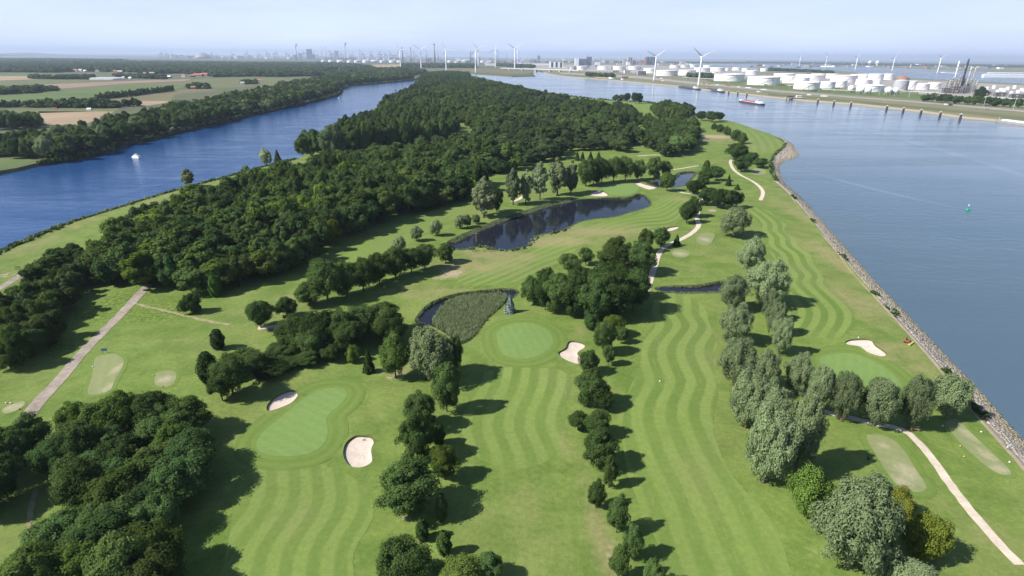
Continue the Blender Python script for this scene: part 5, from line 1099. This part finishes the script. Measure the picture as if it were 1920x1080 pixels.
def crane(bx, by, ty, label, lean=0.35, flip=1, mat='steel'):
    x, y = G(bx, by); h = height_for(x, y, ty); b = h*0.5; root = empty('harbour_crane', x, y, 0); w = h*0.17
    for sx in (-1, 1):
        for sy in (-1, 1): MB().box(sx*w-h*0.02, sx*w+h*0.02, sy*w-h*0.02, sy*w+h*0.02, 0, b).build('leg', M[mat], root)
    MB().box(-w*1.3, w*1.3, -w*1.15, w*1.15, b+0.003, b+h*0.08).build('portal_beam', M[mat], root)
    MB().tube((0, 0, b), (flip*h*lean, 0, h), h*0.03, h*0.018, 6).build('raised_boom', M[mat], root); MB().tube((0, 0, b), (0, 0, b+h*0.28), h*0.03, h*0.02, 6).build('mast', M[mat], root)
    MB().tube((0, 0, b+h*0.28), (flip*h*lean*0.9, 0, h*0.95), h*0.008, h*0.008, 4).build('stay', M[mat], root)
    tag(root, label, 'crane', 'harbour cranes')
for i, (bx, ty) in enumerate([(303, 94.5), (314, 95), (325, 97), (397, 95.5), (408, 99), (438, 97), (463, 94), (487, 97), (503, 94), (517, 93), (540, 95), (572, 92), (588, 95), (623, 94), (641, 95), (660, 97), (681, 94), (697, 97), (712, 93), (724, 96), (734, 95), (742, 97), (766, 99), (781, 99)]):
    crane(bx, 109+max(0, bx-450)*0.012, ty, f'grey harbour crane with raised boom on the horizon, {ORD[i]} from the left', -0.3, 1 if i % 3 else -1)
for xx, yy, n_ in ((375, 109.2, 3), (362, 109.3, 2)):
    pass
def ore_heap(px, py, w, h, label):
    x, y = G(px, py); r = w/FPX*depth(x, y)/2; hh = height_for(x, y, py-h); mb = MB(); mb.lathe([(r, 0), (r*0.72, hh*0.45), (r*0.4, hh*0.85), (r*0.12, hh)], 20)
    o = mb.build('spoil_heap', M['rust' if px > 1600 else 'steel'], None, True); o.location = (x, y+r, 0); tag(o, label, 'heap')
ore_heap(372, 110, 34, 12, 'hazy grey roofed dome among the harbour cranes'); ore_heap(1700, 149.5, 26, 8, 'brown heap behind the grey domed tank')
# bridge over the side arm of the canal
def bridge():
    a, b = G(940, 131), G(1086, 136); root = empty('road_bridge', *((a+b)/2), 0); c = (a+b)/2
    d = b-a; L_ = np.hypot(*d); t = d/L_; nr = np.array((-t[1], t[0])); Z0, Z1 = 9.0, 11.5
    def seg(n, s0, s1, w, z0, z1, mat):
        pts_ = [a+t*s0-nr*w-c, a+t*s1-nr*w-c, a+t*s1+nr*w-c, a+t*s0+nr*w-c]; MB().prism(ccw(np.array(pts_)), z0, z1).build(n, M[mat], root)
    seg('deck', 0, L_, 9, Z0, Z1, 'beige'); seg('parapet', 0, L_, 9.2, Z1+0.003, Z1+1.2, 'white')
    for s in (0.12, 0.3, 0.48, 0.66, 0.78, 0.9): seg('pier', L_*s-5, L_*s+5, 7, -3.5, Z0-0.003, 'beige')
    tag(root, 'low concrete road bridge over the side arm of the canal', 'bridge')
bridge()
# ships and boats -------------------------------------------------------------------
def hull(L_, B, D, bow=0.18, z=0.0):
    pts_ = [(-L_/2, -B*0.42), (-L_/2+B*0.3, -B/2), (L_/2-L_*bow, -B/2), (L_/2-L_*bow*0.35, -B*0.33), (L_/2, 0), (L_/2-L_*bow*0.35, B*0.33), (L_/2-L_*bow, B/2), (-L_/2+B*0.3, B/2), (-L_/2, B*0.42)]
    return MB().prism(pts_, z-1.0, z+D)
def barge(ax, ay, bx, by, label, hullm='navy', deckm='steel', load=None, cabin='white', B=11.0, D=3.0, bowm=None, name='river_barge'):
    """bow at a, stern at b"""
    p, q = G(ax, ay, WATER_Z), G(bx, by, WATER_Z); d = p-q; L_ = np.hypot(*d); c = (p+q)/2; root = empty(name, c[0], c[1], WATER_Z, math.atan2(d[1], d[0]))
    hull(L_, B, D).build('hull', M[hullm], root); MB().box(-L_*0.47, L_*0.36, -B*0.47, B*0.47, D+0.003, D+0.4).build('deck', M[deckm], root)
    MB().box(-L_*0.24, L_*0.34, -B*0.4, B*0.4, D+0.403, D+1.7).build('hold_coaming', M[load or deckm], root)
    w = MB(); w.box(-L_*0.42, -L_*0.27, -B*0.38, B*0.38, D+0.403, D+3.0); w.build('cabin', M[cabin], root)
    wh = MB().box(-L_*0.35, -L_*0.29, -B*0.3, B*0.3, D+3.003, D+5.6).build('wheelhouse', M[cabin], root)
    MB().box(-L_*0.352, -L_*0.288, -B*0.305, B*0.305, D+4.2, D+5.1).build('window_band', M['glass'], wh)
    if bowm: MB().box(L_*0.36, L_*0.44, -B*0.3, B*0.3, D+0.003, D+2.2).build('bow_block', M[bowm], root)
    MB().tube((L_*0.44, 0, D), (L_*0.44, 0, D+5), 0.15, 0.1, 5).build('mast', M['white'], root)
    tag(root, label, 'barge', 'barges on the canal')
barge(1386, 190.5, 1430, 197.5, 'red and white cargo barge sailing up the canal', 'navy', 'white', 'red', bowm='white')
barge(1272, 163, 1311, 168.5, 'dark moored barge at the foot of the right tall turbine', 'navy', 'steel', 'dark'); barge(1322, 167.5, 1356, 173.5, 'dark moored barge right of the right tall turbine', 'navy', 'steel', 'dark')
barge(1866, 228, 1975, 242, 'pale moored barge cut by the right edge', 'steel', 'beige', 'white'); barge(1112, 145.8, 1152, 149.2, 'low barge loaded with sand at the far quay', 'steel', 'beige', 'ochre'); barge(1152, 149.5, 1170, 151.5, 'short dark barge at the far quay', 'navy', 'steel', 'dark')
barge(1800, 141, 1762, 139, 'large blue and red ship behind the refinery', 'blueclad', 'red', 'white', 'white', 24, 9, name='cargo_ship'); barge(1733, 124.5, 1712, 123.8, 'distant red ship right of the third turbine', 'red', 'red', 'steel', 'white', 30, 14, name='cargo_ship')
barge(1507, 125, 1537, 125, 'distant white tanker left of its neighbour', 'white', 'white', 'white', 'rust', 34, 12, name='cargo_ship'); barge(1538, 125.5, 1566, 126, 'distant white tanker right of its neighbour', 'white', 'white', 'white', 'white', 34, 12, name='cargo_ship')
def motorboat(px, py, L_, yaw, label, cab='white', group='small boats on the river'):
    x, y = G(px, py, WATER_Z); root = empty('motor_boat', x, y, WATER_Z, yaw); B = L_*0.33
    hull(L_, B, L_*0.11, 0.4).build('hull', M['white'], root); MB().box(-L_*0.38, L_*0.18, -B*0.36, B*0.36, L_*0.11+0.003, L_*0.24).build('cabin', M[cab], root)
    MB().box(-L_*0.2, L_*0.05, -B*0.3, B*0.3, L_*0.24+0.003, L_*0.34).build('wheelhouse', M['white'], root); MB().box(-L_*0.21, L_*0.06, -B*0.31, B*0.31, L_*0.27, L_*0.32).build('window_band', M['glass'], root)
    tag(root, label, 'boat', group)
motorboat(255, 296, 9.5, math.pi*0.9, 'white motor yacht cruising on the river at left'); motorboat(562, 192, 12, 2.6, 'white motor boat moored under the trees of the far bank'); motorboat(637, 184, 6, 0.8, 'tiny speed boat in the river bend')
motorboat(400, 227, 11, 0.4, 'white boat half hidden at the far bank willows'); motorboat(326, 246, 12, 0.35, 'pale flat boat moored at the far bank trees'); motorboat(780, 147.5, 18, 0.2, 'white boat at the river mouth beside the wooded tip'); motorboat(478, 213, 9, 0.4, 'small boat moored at the bank bend'); motorboat(634, 130.5, 24, 0.2, 'distant white boat on the inlet behind the wood')
def sailboat(px, py, L_, label):
    x, y = G(px, py, WATER_Z); root = empty('sailing_boat', x, y, WATER_Z, 0.6); hull(L_, L_*0.3, L_*0.1, 0.4).build('hull', M['white'], root)
    MB().tube((0.5, 0, 0), (0.5, 0, L_*1.35), 0.09, 0.05, 6).build('mast', M['steel'], root)
    for nm, pr in (('mainsail', [(0.3, L_*0.2), (0.3, L_*1.3), (-L_*0.42, L_*0.22)]), ('foresail', [(0.7, L_*1.1), (0.7, L_*0.2), (L_*0.42, L_*0.15)])):
        V = [(a, -0.04+0.12*(i == 2), b) for i, (a, b) in enumerate(pr)]+[(a, 0.04+0.12*(i == 2), b) for i, (a, b) in enumerate(pr)]
        MB().add(V, [(0, 1, 2), (5, 4, 3), (0, 3, 4, 1), (1, 4, 5, 2), (2, 5, 3, 0)]).build(nm, M['white'], root)
    tag(root, label, 'sailing boat')
sailboat(742, 175.5, 11, 'white sailing boat in the river near the wooded tip'); sailboat(636, 132.5, 16, 'distant white sailing boat on the inlet')
def buoy(px, py, h, label, mat='greenbuoy'):
    x, y = G(px, py, WATER_Z); root = empty('navigation_buoy', x, y, WATER_Z)
    MB().lathe([(h*0.2, -0.4), (h*0.32, 0.0), (h*0.33, h*0.12), (h*0.27, h*0.2), (h*0.13, h*0.27)], 18).build('float', M[mat], root, True)
    for k in range(4):
        a = k*math.pi/2+0.4; MB().tube((h*0.14*math.cos(a), h*0.14*math.sin(a), h*0.2), (h*0.05*math.cos(a), h*0.05*math.sin(a), h*0.74), h*0.022, h*0.018, 5).build('frame_leg', M[mat], root)
    MB().lathe([(h*0.11, h*0.5), (h*0.09, h*0.55), (h*0.075, h*0.72)], 12).build('daymark', M[mat], root); MB().lathe([(h*0.09, h*0.74), (h*0.09, h*0.8), (h*0.05, h*0.8), (h*0.05, h*0.95), (h*0.02, h)], 10).build('lantern', M['white'], root)
    tag(root, label, 'buoy', 'buoys in the canal')
buoy(1814, 394, 3.6, 'green buoy with white lantern floating in the near canal'); buoy(1401, 212, 3.6, 'distant green buoy below the red barge')
def dolphin(px, py, label):
    x, y = G(px, py, WATER_Z); root = empty('mooring_dolphin', x, y, WATER_Z)
    for k in range(3):
        a = k*2.094; MB().tube((1.3*math.cos(a), 1.3*math.sin(a), -1), (0.7*math.cos(a), 0.7*math.sin(a), 7), 0.8, 0.75, 8).build('pile', M['dark'], root)
    MB().box(-1.9, 1.9, -1.9, 1.9, 7.003, 7.9).build('platform', M['beige'], root); MB().tube((0, 0, 7.9), (0, 0, 9.0), 0.5, 0.5, 8).build('bollard', M['white'], root)
    tag(root, label, 'mooring post', 'mooring dolphins')
for i, (px, py) in enumerate([(1366, 176), (1383, 178), (1400, 180.5), (1533, 193.5), (1563, 197), (1595, 199.5), (1662, 207), (1693, 211), (1726, 215), (1762, 219.5), (1800, 224)]): dolphin(px, py, f'dark mooring post with pale cap off the quay, {ORD[i]} from the left')
def pontoon():
    x, y = G(1490, 187, WATER_Z); w = span(1472, 1509, 187); root = empty('jetty_pontoon', x, y, WATER_Z, -0.12)
    MB().box(-w/2, w/2, -5, 5, 4.0, 5.2).build('deck', M['steel'], root)
    for k in range(7):
        xx = -w/2+w*(k+0.5)/7; MB().tube((xx, -4, -2), (xx, -4, 4.0), 0.9, 0.9, 8).build('pile', M['dark'], root)
    c = MB().box(w*0.05, w*0.3, -3, 3, 5.203, 9.0).build('cabin', M['white'], root); MB().box(w*0.06, w*0.29, -3.05, -3.003, 6.6, 8.0).build('window_band', M['glass'], c)
    MB().box(-w*0.38, -w*0.1, -3, 3, 5.203, 7.6).build('machinery', M['dark'], root); tag(root, 'dark jetty pontoon with white cabin at the tank farm', 'jetty')
pontoon()
# refinery at the right: columns, flare, pipe racks
def column(bx, by, ty, r, label, mat='steel', rings=4, name='refinery_column'):
    x, y = G(bx, by); h = height_for(x, y, ty); root = empty(name, x, y, 0); MB().lathe([(r, 0), (r, h*0.93), (r*0.5, h)], 14).build('shaft', M[mat], root, True)
    for k in range(rings):
        z = h*(k+1)/(rings+0.6); mb = MB(); mb.lathe([(r*1.01, z), (r*1.9, z), (r*1.9, z+0.5), (r*1.01, z+0.5)], 12); mb.build('platform', M['steel'], root)
    tag(root, label, 'column', 'refinery columns')
column(1799, 173, 109.5, 2.4, 'tall dark flare stack of the refinery', 'dark', 5, 'flare_stack'); column(1785, 165, 114, 2.0, 'white stack left of the flare stack', 'white', 2); column(1810, 168, 124.5, 2.2, 'pale stack right of the flare stack', 'beige', 3); column(1819, 165, 126, 1.3, 'thin rightmost stack of the refinery', 'beige', 2)
for i, (bx, ty, r, mt) in enumerate([(1772, 147, 2.2, 'steel'), (1776, 150, 1.6, 'beige'), (1781, 145, 2.4, 'steel'), (1788, 148, 1.8, 'rust'), (1793, 142, 2.6, 'steel'), (1803, 146, 2.4, 'steel'), (1808, 150, 1.8, 'beige'), (1815, 148, 2.4, 'steel'), (1823, 148, 1.6, 'steel'), (1827, 151, 2.0, 'beige')]): column(bx, 172+(i % 2), ty, r, f'grey process column of the refinery, {ORD[i]} from the left', mt, 5)
for i, (x0, x1, by, ty, mt) in enumerate([(1768, 1786, 175, 165, 'steel'), (1786, 1804, 175.5, 162, 'rust'), (1804, 1822, 175, 164, 'steel'), (1812, 1820, 172, 157, 'navy'), (1840, 1866, 178, 172, 'rust'), (1866, 1895, 181, 174, 'beige'), (1895, 1930, 184, 177, 'steel')]):
    x, y = G((x0+x1)/2, by); w = span(x0, x1, by); h = height_for(x, y, ty); root = empty('process_frame', x, y+8, 0); n = 5
    for k in range(n):
        for yy in (-7, 7): MB().box(-w/2+w*k/(n-1)-0.5, -w/2+w*k/(n-1)+0.5, yy-0.5, yy+0.5, 0, h).build('post', M['steel'], root)
    for f in (0.33, 0.66, 1.0): MB().box(-w/2-1, w/2+1, -7.6, 7.6, h*f+0.003, h*f+0.8).build('platform', M['steel'], root)
    for f in (0.02, 0.36, 0.69): MB().box(-w*0.4, w*0.36, -5, 5, h*f+0.85, h*f+h*0.24).build('vessel', M[mt], root)
    tag(root, f'steel process frame of the refinery, {ORD[i]} from the left', 'process plant', 'refinery process frames')
def storm_gate():
    x0, y0 = G(1842, 145); root = empty('barrier_gate', x0, y0, 0, -0.1); w = span(1842, 1990, 145); h = height_for(x0, y0, 136)
    for yy in (-8, 8):
        for z0 in (0.6, 0.96): MB().tube((w*0.06 if z0 > 0.9 else 0, yy, h*z0), (w, yy, h*(z0+0.1)), 1.8, 1.8, 6).build('chord', M['white'], root)
        for k in range(16):
            a, b = w*(k+0.5)/16, w*(k+1)/16; MB().tube((a, yy, h*0.62), (b if k % 2 else a+w/32, yy, h*0.98), 1.1, 1.1, 5).build('brace', M['white'], root)
    MB().box(0, w, -9.5, 9.5, 0, h*0.52).build('gate_wall', M['white'], root); tag(root, 'white lattice storm surge gate at the right edge', 'barrier gate')
storm_gate()
def light_tower():
    x, y = G(1707, 126); h = height_for(x, y, 121); root = empty('light_tower', x, y, 0)
    for k in range(5): MB().lathe([(9-k*0.8, h*k/5+0.003), (8.2-k*0.8, h*(k+1)/5)], 12).build('band', M['red' if k % 2 else 'white'], root)
    tag(root, 'red and white banded light tower far off', 'tower')
light_tower()
for i, (px, py) in enumerate([(1630, 122.5), (1644, 123)]):
    x, y = G(px, py); r = 28; root = empty('radar_dome', x, y, 0); MB().lathe([(r*math.sin(t), 45-r*math.cos(t)) for t in np.linspace(0.05, math.pi-0.05, 10)], 16).build('dome', M['white'], root, True); MB().tube((0, 0, 0), (0, 0, 25), 12, 12, 10).build('pedestal', M['white'], root); tag(root, f'white radar dome on the far tree line, {["left", "right"][i]} one', 'dome')
for i in range(23):   # avenue of trees along the quay road
    f = i/22; bx = 1731+f*190; by = 190.5+f*13; x, y = G(bx, by); tree('broad', x+rng.uniform(-3, 3), y+rng.uniform(-4, 4), rng.uniform(13, 17), rng.uniform(14, 18), 'tree in the avenue along the quay road at right', 'avenue trees on the quay', (0.85, 0.9, 0.85), MIDL)
T_('broad', 1836, 186, 162, 26, 'big dark round tree in front of the refinery', tint=DARK, lod=MIDL)
for i in range(26):
    f = i/25; px = 1200+f*700; py = 150+f*54-6*math.sin(f*math.pi)+rng.uniform(-2, 1); x, y = G(px, py); root = empty('light_mast', x, y, 0)
    MB().tube((0, 0, 0), (0, 0, 22), 0.45, 0.25, 6).build('pole', M['beige'], root); MB().box(-1.6, 1.6, -0.4, 0.4, 22.003, 22.7).build('lamp_head', M['white'], root); tag(root, f'thin lamp mast along the far quay, {ORD[i]} from the left', 'lamp mast', 'lamp masts on the quay')
for i, (xa, ya, xb, yb) in enumerate([(1475, 163, 1500, 164), (1540, 171, 1600, 173.5), (1600, 166, 1690, 172), (1690, 174, 1770, 179), (1400, 154.5, 1440, 161), (1280, 147, 1345, 151), (1100, 133.5, 1200, 137), (1830, 184, 1920, 191)]):
    a, b = G(xa, ya), G(xb, yb); c = (a+b)/2; d = b-a; Lr = np.hypot(*d); root = empty('pipe_rack', c[0], c[1], 0, math.atan2(d[1], d[0]))
    for q in range(4): MB().tube((-Lr/2, -1.5+q, 4.6+0.3*(q % 2)), (Lr/2, -1.5+q, 4.6+0.3*(q % 2)), 0.45, 0.45, 6).build('pipe', M['white' if q % 2 else 'steel'], root)
    for q in range(max(3, int(Lr/25))): xx = -Lr/2+Lr*(q+0.5)/max(3, int(Lr/25)); MB().box(xx-0.4, xx+0.4, -2.2, 2.2, 0, 4.1).build('trestle', M['steel'], root)
    tag(root, f'pale pipe run of the terminal, {ORD[i]} of eight', 'pipes', 'pipe runs')
# vehicles on the quay road
def van(px, py, label, mat='white', L_=7.0):
    x, y = G(px, py); root = empty('parked_van', x, y, 0, -0.25); MB().box(-L_/2, L_*0.25, -1.2, 1.2, 0.5, 3.0).build('body', M[mat], root); MB().box(L_*0.25+0.003, L_/2, -1.15, 1.15, 0.5, 2.2).build('cab', M[mat], root); MB().box(L_*0.3, L_/2+0.02, -1.0, 1.0, 1.5, 2.1).build('windscreen', M['glass'], root)
    for sx in (-0.3, 0.3):
        for sy in (-1, 1): MB().tube((sx*L_, sy*1.0, 0.45), (sx*L_, sy*1.25, 0.45), 0.45, 0.45, 10).build('wheel', M['dark'], root)
    tag(root, label, 'van', 'vehicles on the quay')
for i, (px, py, mt, L_) in enumerate([(1240, 147.5, 'white', 12), (1252, 148.5, 'steel', 9), (1242, 152, 'white', 9), (1320, 158, 'red', 10), (1330, 158.5, 'red', 10), (1345, 160, 'white', 10), (1352, 160, 'yellow', 14), (1366, 161.5, 'red', 12), (1385, 164, 'white', 8), (1403, 165.5, 'white', 16), (1432, 169, 'white', 16), (1422, 173, 'white', 9), (1527, 171.5, 'dark', 14), (1545, 181.5, 'white', 14), (1517, 179, 'white', 9), (1774, 197.5, 'white', 7), (1782, 198, 'navy', 7), (1850, 206, 'steel', 7)]):
    van(px, py, f'parked vehicle on the far quay road, {ORD[i]} from the left' if i not in (6,) else 'yellow truck on the far quay road', mt, L_)
# farms and houses beyond the river
def house(px, py, w, h, label, wall='brick', roof='redroof', yaw=0.2, group='houses beyond the river', d=None):
    x, y = G(px, py); k = depth(x, y)/FPX; W_ = w*k; D_ = d or W_*0.6; e = h*k*0.55; r = h*k; root = empty('farm_house', x, y, 0, yaw)
    MB().box(-W_/2, W_/2, -D_/2, D_/2, 0, e).build('wall', M[wall], root); o = W_*0.03
    ro = MB().add([(-W_/2-o, -D_/2-o, e+.003), (W_/2+o, -D_/2-o, e+.003), (W_/2+o, D_/2+o, e+.003), (-W_/2-o, D_/2+o, e+.003), (-W_/2-o, 0, r), (W_/2+o, 0, r)], [(0, 1, 5, 4), (2, 3, 4, 5), (1, 2, 5), (3, 0, 4), (3, 2, 1, 0)]).build('roof', M[roof], root)
    MB().box(W_*0.2, W_*0.26, -D_*0.06, D_*0.06, r*0.85, r*1.12).build('chimney', M['brick'], ro)
    for s in (-0.25, 0.05, 0.3): MB().box(W_*(s-0.05), W_*(s+0.05), -D_/2-0.08, -D_/2-0.003, e*0.35, e*0.8).build('window', M['glass'], root)
    tag(root, label, 'house', group)
house(78, 199.5, 9, 6, 'farmhouse with bright orange roof among garden trees', 'white', 'ochre'); house(97, 201.5, 12, 5, 'reddish farmhouse right of the orange roof', 'brick', 'rust'); house(104, 204.5, 6, 2.5, 'small shed with pink door in front of the farmhouse', 'beige', 'red'); house(196, 200.5, 12, 4, 'pale barn at the right end of the hedge', 'white', 'roofgrey'); house(168, 206.5, 8, 4, 'white caravan like hut on the verge', 'white', 'white', -0.1)
house(364, 166.8, 10, 5.5, 'brick house under the lone tree clump in the fields', 'brick', 'rust'); house(381, 166.5, 8, 4, 'grey barn right of that clump', 'steel', 'roofgrey'); house(372, 143.5, 16, 5.5, 'long barn with bright red roof at the wood edge', 'beige', 'redroof', 0.05); house(362, 144.5, 8, 5, 'small red roofed house left of the long barn', 'brick', 'redroof'); house(384, 143, 12, 6, 'second red roofed barn behind the long one', 'beige', 'redroof', 0.05)
house(455, 158.5, 7, 5, 'small white house on the olive field', 'white', 'roofgrey'); house(478, 156.5, 12, 3, 'low sandy barn on the olive field', 'beige', 'beige'); house(487, 152.5, 8, 4, 'white house at the field corner by the wood', 'white', 'redroof'); house(300, 145.5, 8, 4.5, 'white roofed shed in the hamlet', 'white', 'white'); house(8, 170, 8, 5, 'white barn roof among trees at the left edge', 'white', 'white'); house(16, 176, 7, 3, 'pale shed under the trees at the left edge', 'beige', 'white')
for i, (px, py) in enumerate([(142, 134.5), (152, 134.5), (160, 135), (183, 135), (217, 136.5), (226, 137), (5, 135), (108, 135), (213, 146), (232, 147), (245, 148), (255, 146.5), (275, 147), (290, 147.5), (318, 146), (345, 144.5), (272, 139), (285, 139.5), (240, 143)]):
    house(px, py, rng.uniform(5, 9), rng.uniform(3.2, 5), 'small hazy village house between trees beyond the fields', ['white', 'beige', 'brick'][i % 3], ['redroof', 'roofgrey', 'white', 'rust'][i % 4], rng.uniform(-0.6, 0.6), 'village houses')
x, y = G(200, 149); w = span(180, 222, 149); root = empty('greenhouse', x, y, 0, 0.05)
for k in range(6):
    a = -w/2+w*k/6; b = a+w/6; MB().add([(a, -30, 0), (b, -30, 0), (b, 30, 0), (a, 30, 0), (a, -30, 4), (b, -30, 4), (b, 30, 4), (a, 30, 4), ((a+b)/2, -30, 6.5), ((a+b)/2, 30, 6.5)], [(0, 1, 5, 8, 4), (2, 3, 7, 9, 6), (4, 8, 9, 7), (8, 5, 6, 9), (1, 2, 6, 5), (3, 0, 4, 7)]).build('bay', M['white'], root)
tag(root, 'long white greenhouse at the edge of the fields', 'greenhouse')
# far hills
def ridge(name, pts_, label):
    V = []; F = []
    for i, (px, top) in enumerate(pts_):
        x, y = G(px, 104.6); h = height_for(x, y, top); V += [(x, y-600, 0), (x, y, h), (x, y+2500, 0)]
    for i in range(len(pts_)-1):
        a, b = 3*i, 3*i+3; F += [(a, b, b+1, a+1), (a+1, b+1, b+2, a+2)]
    o = MB().add(V, F).build(name, M['far_ground'], None, True); tag(o, label, kind='structure')
ridge('hills', [(-60, 101.2), (0, 100.6), (18, 99.3), (40, 98.8), (55, 98.6), (66, 99.6), (75, 101.6), (120, 102.6), (200, 103.2), (260, 104.0)], 'low hazy hills on the left horizon')
# steam above the two chimneys
sm = NM('steam'); sm.surf(sm.n('ShaderNodeMixShader', {0: 0.5, 1: sm.n('ShaderNodeBsdfDiffuse', {'Color': (0.9, 0.9, 0.9, 1)}).outputs[0], 2: sm.n('ShaderNodeBsdfTranslucent', {'Color': (0.9, 0.9, 0.9, 1)}).outputs[0]}).outputs[0])
for bx, by, ty in ((557, 112, 89), (649, 113, 87)):
    x, y = G(bx, by); h = height_for(x, y, ty); mb = MB()
    for k in range(7):
        r = 8+2.2*k; mb.lathe([(r*math.sin(t)*(1+0.15*math.sin(5*t+k)), h+6+8*k-r*math.cos(t)) for t in np.linspace(0.08, math.pi-0.08, 9)], 12, cx=2.5*k+rng.uniform(-3, 3), cy=rng.uniform(-3, 3))
    o = mb.build('steam', sm.m, None, True); o.location = (x, y, 0); tag(o, 'puff of white steam above a harbour chimney', kind='stuff')

# ------------------------------------------------------------------ small things on the course
def mower():
    x, y = G(1700, 647); root = empty('ride_on_mower', x, y, float(H(x, y)), -0.9)
    MB().box(-0.9, 0.5, -0.5, 0.5, 0.45, 0.95).build('body', M['red'], root); MB().box(-1.0, -0.5, -0.45, 0.45, 0.953, 1.25).build('engine_cover', M['red'], root)
    s = MB(); s.box(-0.35, 0.15, -0.28, 0.28, 0.953, 1.1); s.box(-0.42, -0.3, -0.28, 0.28, 1.1, 1.6); s.build('seat', M['dark'], root)
    for sy in (-0.5, 0.5): MB().tube((-0.45, sy, 0.95), (-0.45, sy, 2.0), 0.04, 0.04, 6).build('roll_bar', M['dark'], root)
    for sy in (-1.1, 0.0, 1.1): MB().box(0.6, 1.25, sy-0.5, sy+0.5, 0.12, 0.42).build('cutting_deck', M['yellow'], root)
    MB().tube((0.45, 0, 0.9), (0.25, 0, 1.35), 0.03, 0.03, 6).build('steering_column', M['dark'], root)
    for sx, r in ((-0.65, 0.32), (0.45, 0.42)):
        for sy in (-0.55, 0.55): MB().tube((sx, sy-0.13, r), (sx, sy+0.13, r), r, r, 14).build('wheel', M['dark'], root)
    tag(root, 'red ride-on mower with yellow decks near the stone shore', 'mower')
mower()
def board_sign(px, py, w, h, mat, label, name='sign_board', up=0.8, yaw=0.2):
    x, y = G(px, py); root = empty(name, x, y, float(H(x, y)), yaw)
    for s in (-1, 1): MB().tube((s*w*0.42, 0, -0.2), (s*w*0.42, 0, up+h), 0.05, 0.05, 6).build('post', M['wood'], root)
    MB().box(-w/2, w/2, -0.05, 0.05, up, up+h).build('board', M[mat], root); tag(root, label, 'sign')
board_sign(197, 662, 1.5, 0.8, 'bluesign', 'blue sign board on posts at the curved tee'); board_sign(1770, 774, 1.3, 1.1, 'ochre', 'ochre wooden board under the shore willow', up=0.2); board_sign(1891, 840, 0.9, 0.7, 'white', 'white sign plate on the kerb by the stone shore', up=0.5); board_sign(1579, 792, 0.7, 0.9, 'rust', 'brown post board at the foot of a willow by the path', up=0.1)
def bench(px, py, yaw, label):
    x, y = G(px, py); root = empty('bench', x, y, float(H(x, y)), yaw)
    for s in (-0.24, 0, 0.24): MB().box(-0.9, 0.9, s-0.1, s+0.1, 0.42, 0.48).build('seat_plank', M['wood'], root)
    for z in (0.65, 0.88): MB().box(-0.9, 0.9, 0.34, 0.39, z-0.08, z+0.08).build('back_plank', M['wood'], root)
    for s in (-0.7, 0.7): MB().box(s-0.05, s+0.05, -0.3, 0.3, 0, 0.417).build('leg', M['steel'], root)
    tag(root, label, 'bench')
bench(33, 503, 0.5, 'weathered bench on the dike beside the road'); bench(1715, 807, -0.2, 'bench in the shade beside the shell path')
def marker(px, py, mat, label):
    x, y = G(px, py); root = empty('tee_marker', x, y, float(H(x, y))+0.08); MB().lathe([(0.03, 0), (0.16, 0.05), (0.19, 0.17), (0.13, 0.29), (0.03, 0.33)], 10).build('ball', M[mat], root, True); MB().tube((0, 0, -0.25), (0, 0, 0.03), 0.03, 0.03, 6).build('peg', M['dark'], root); tag(root, label, 'tee marker', 'tee markers')
for px, py, mt, lab in ((174, 687, 'white', 'white marker left of the curved tee'), (289, 706, 'yellow', 'yellow marker at the left rim of the small round tee'), (305, 726, 'yellow', 'yellow marker below the small round tee'), (11, 755, 'white', 'white marker above the worn tee at the left edge'), (20, 755, 'white', 'second white marker above the worn tee at the left edge'), (35, 766, 'yellow', 'yellow marker below the worn tee at the left edge'),
                        (1768, 797, 'white', 'white marker at the upper left of the long worn tee'), (1801, 835, 'yellow', 'yellow marker left of the long worn tee'), (1808, 855, 'yellow', 'second yellow marker left of the long worn tee'), (1893, 866, 'white', 'white marker right of the long worn tee'), (1841, 807, 'white', 'white marker between tee and kerb'), (1609, 635, 'white', 'white marker above the leaf shaped bunker'), (1237, 717, 'white', 'white distance marker on the long striped fairway')): marker(px, py, mt, lab)
def rake(px, py):
    x, y = G(px, py); root = empty('bunker_rake', x, y, float(H(x, y))-0.28, 0.3); MB().tube((0, 0, 0.05), (0.4, 0.9, 0.2), 0.03, 0.03, 6).build('handle', M['dark'], root); MB().box(-0.35, 0.35, -0.06, 0.06, 0.02, 0.1).build('head', M['dark'], root); tag(root, 'dark rake lying at the top of the bean shaped bunker', 'rake')
rake(682, 825)
x, y = G(893, 451); root = empty('wooden_post', x, y, -0.7); MB().tube((0, 0, -0.5), (0, 0, 4.6), 0.22, 0.18, 8).build('shaft', M['wood'], root); MB().box(-2.6, 0.9, -0.12, 0.12, 4.0, 4.3).build('cross_arm', M['wood'], root); tag(root, 'wooden post with cross arm standing in the long pond', 'post')
x, y = G(1627, 864); root = empty('litter_bin', x, y, float(H(x, y))); MB().lathe([(0.22, 0), (0.28, 0.75), (0.24, 0.78)], 10).build('body', M['dark'], root); MB().lathe([(0.3, 0.783), (0.12, 0.98)], 10).build('lid', M['dark'], root); tag(root, 'small dark litter bin left of the oval tee', 'bin')
# ------------------------------------------------------------------ air
mb = MB(); mb.box(-26000, 26000, -3000, 34000, -4.5, 300)
hm = NM('haze_air')
pv = hm.n('ShaderNodeVolumePrincipled', {'Color': (0.66, 0.79, 1.0, 1), 'Density': 5.4e-5, 'Anisotropy': 0.1})
hm.t.links.new(pv.outputs[0], hm.out.inputs['Volume'])
hz = mb.build('haze', hm.m); tag(hz, 'thin blue haze in the air over the whole landscape', kind='stuff')
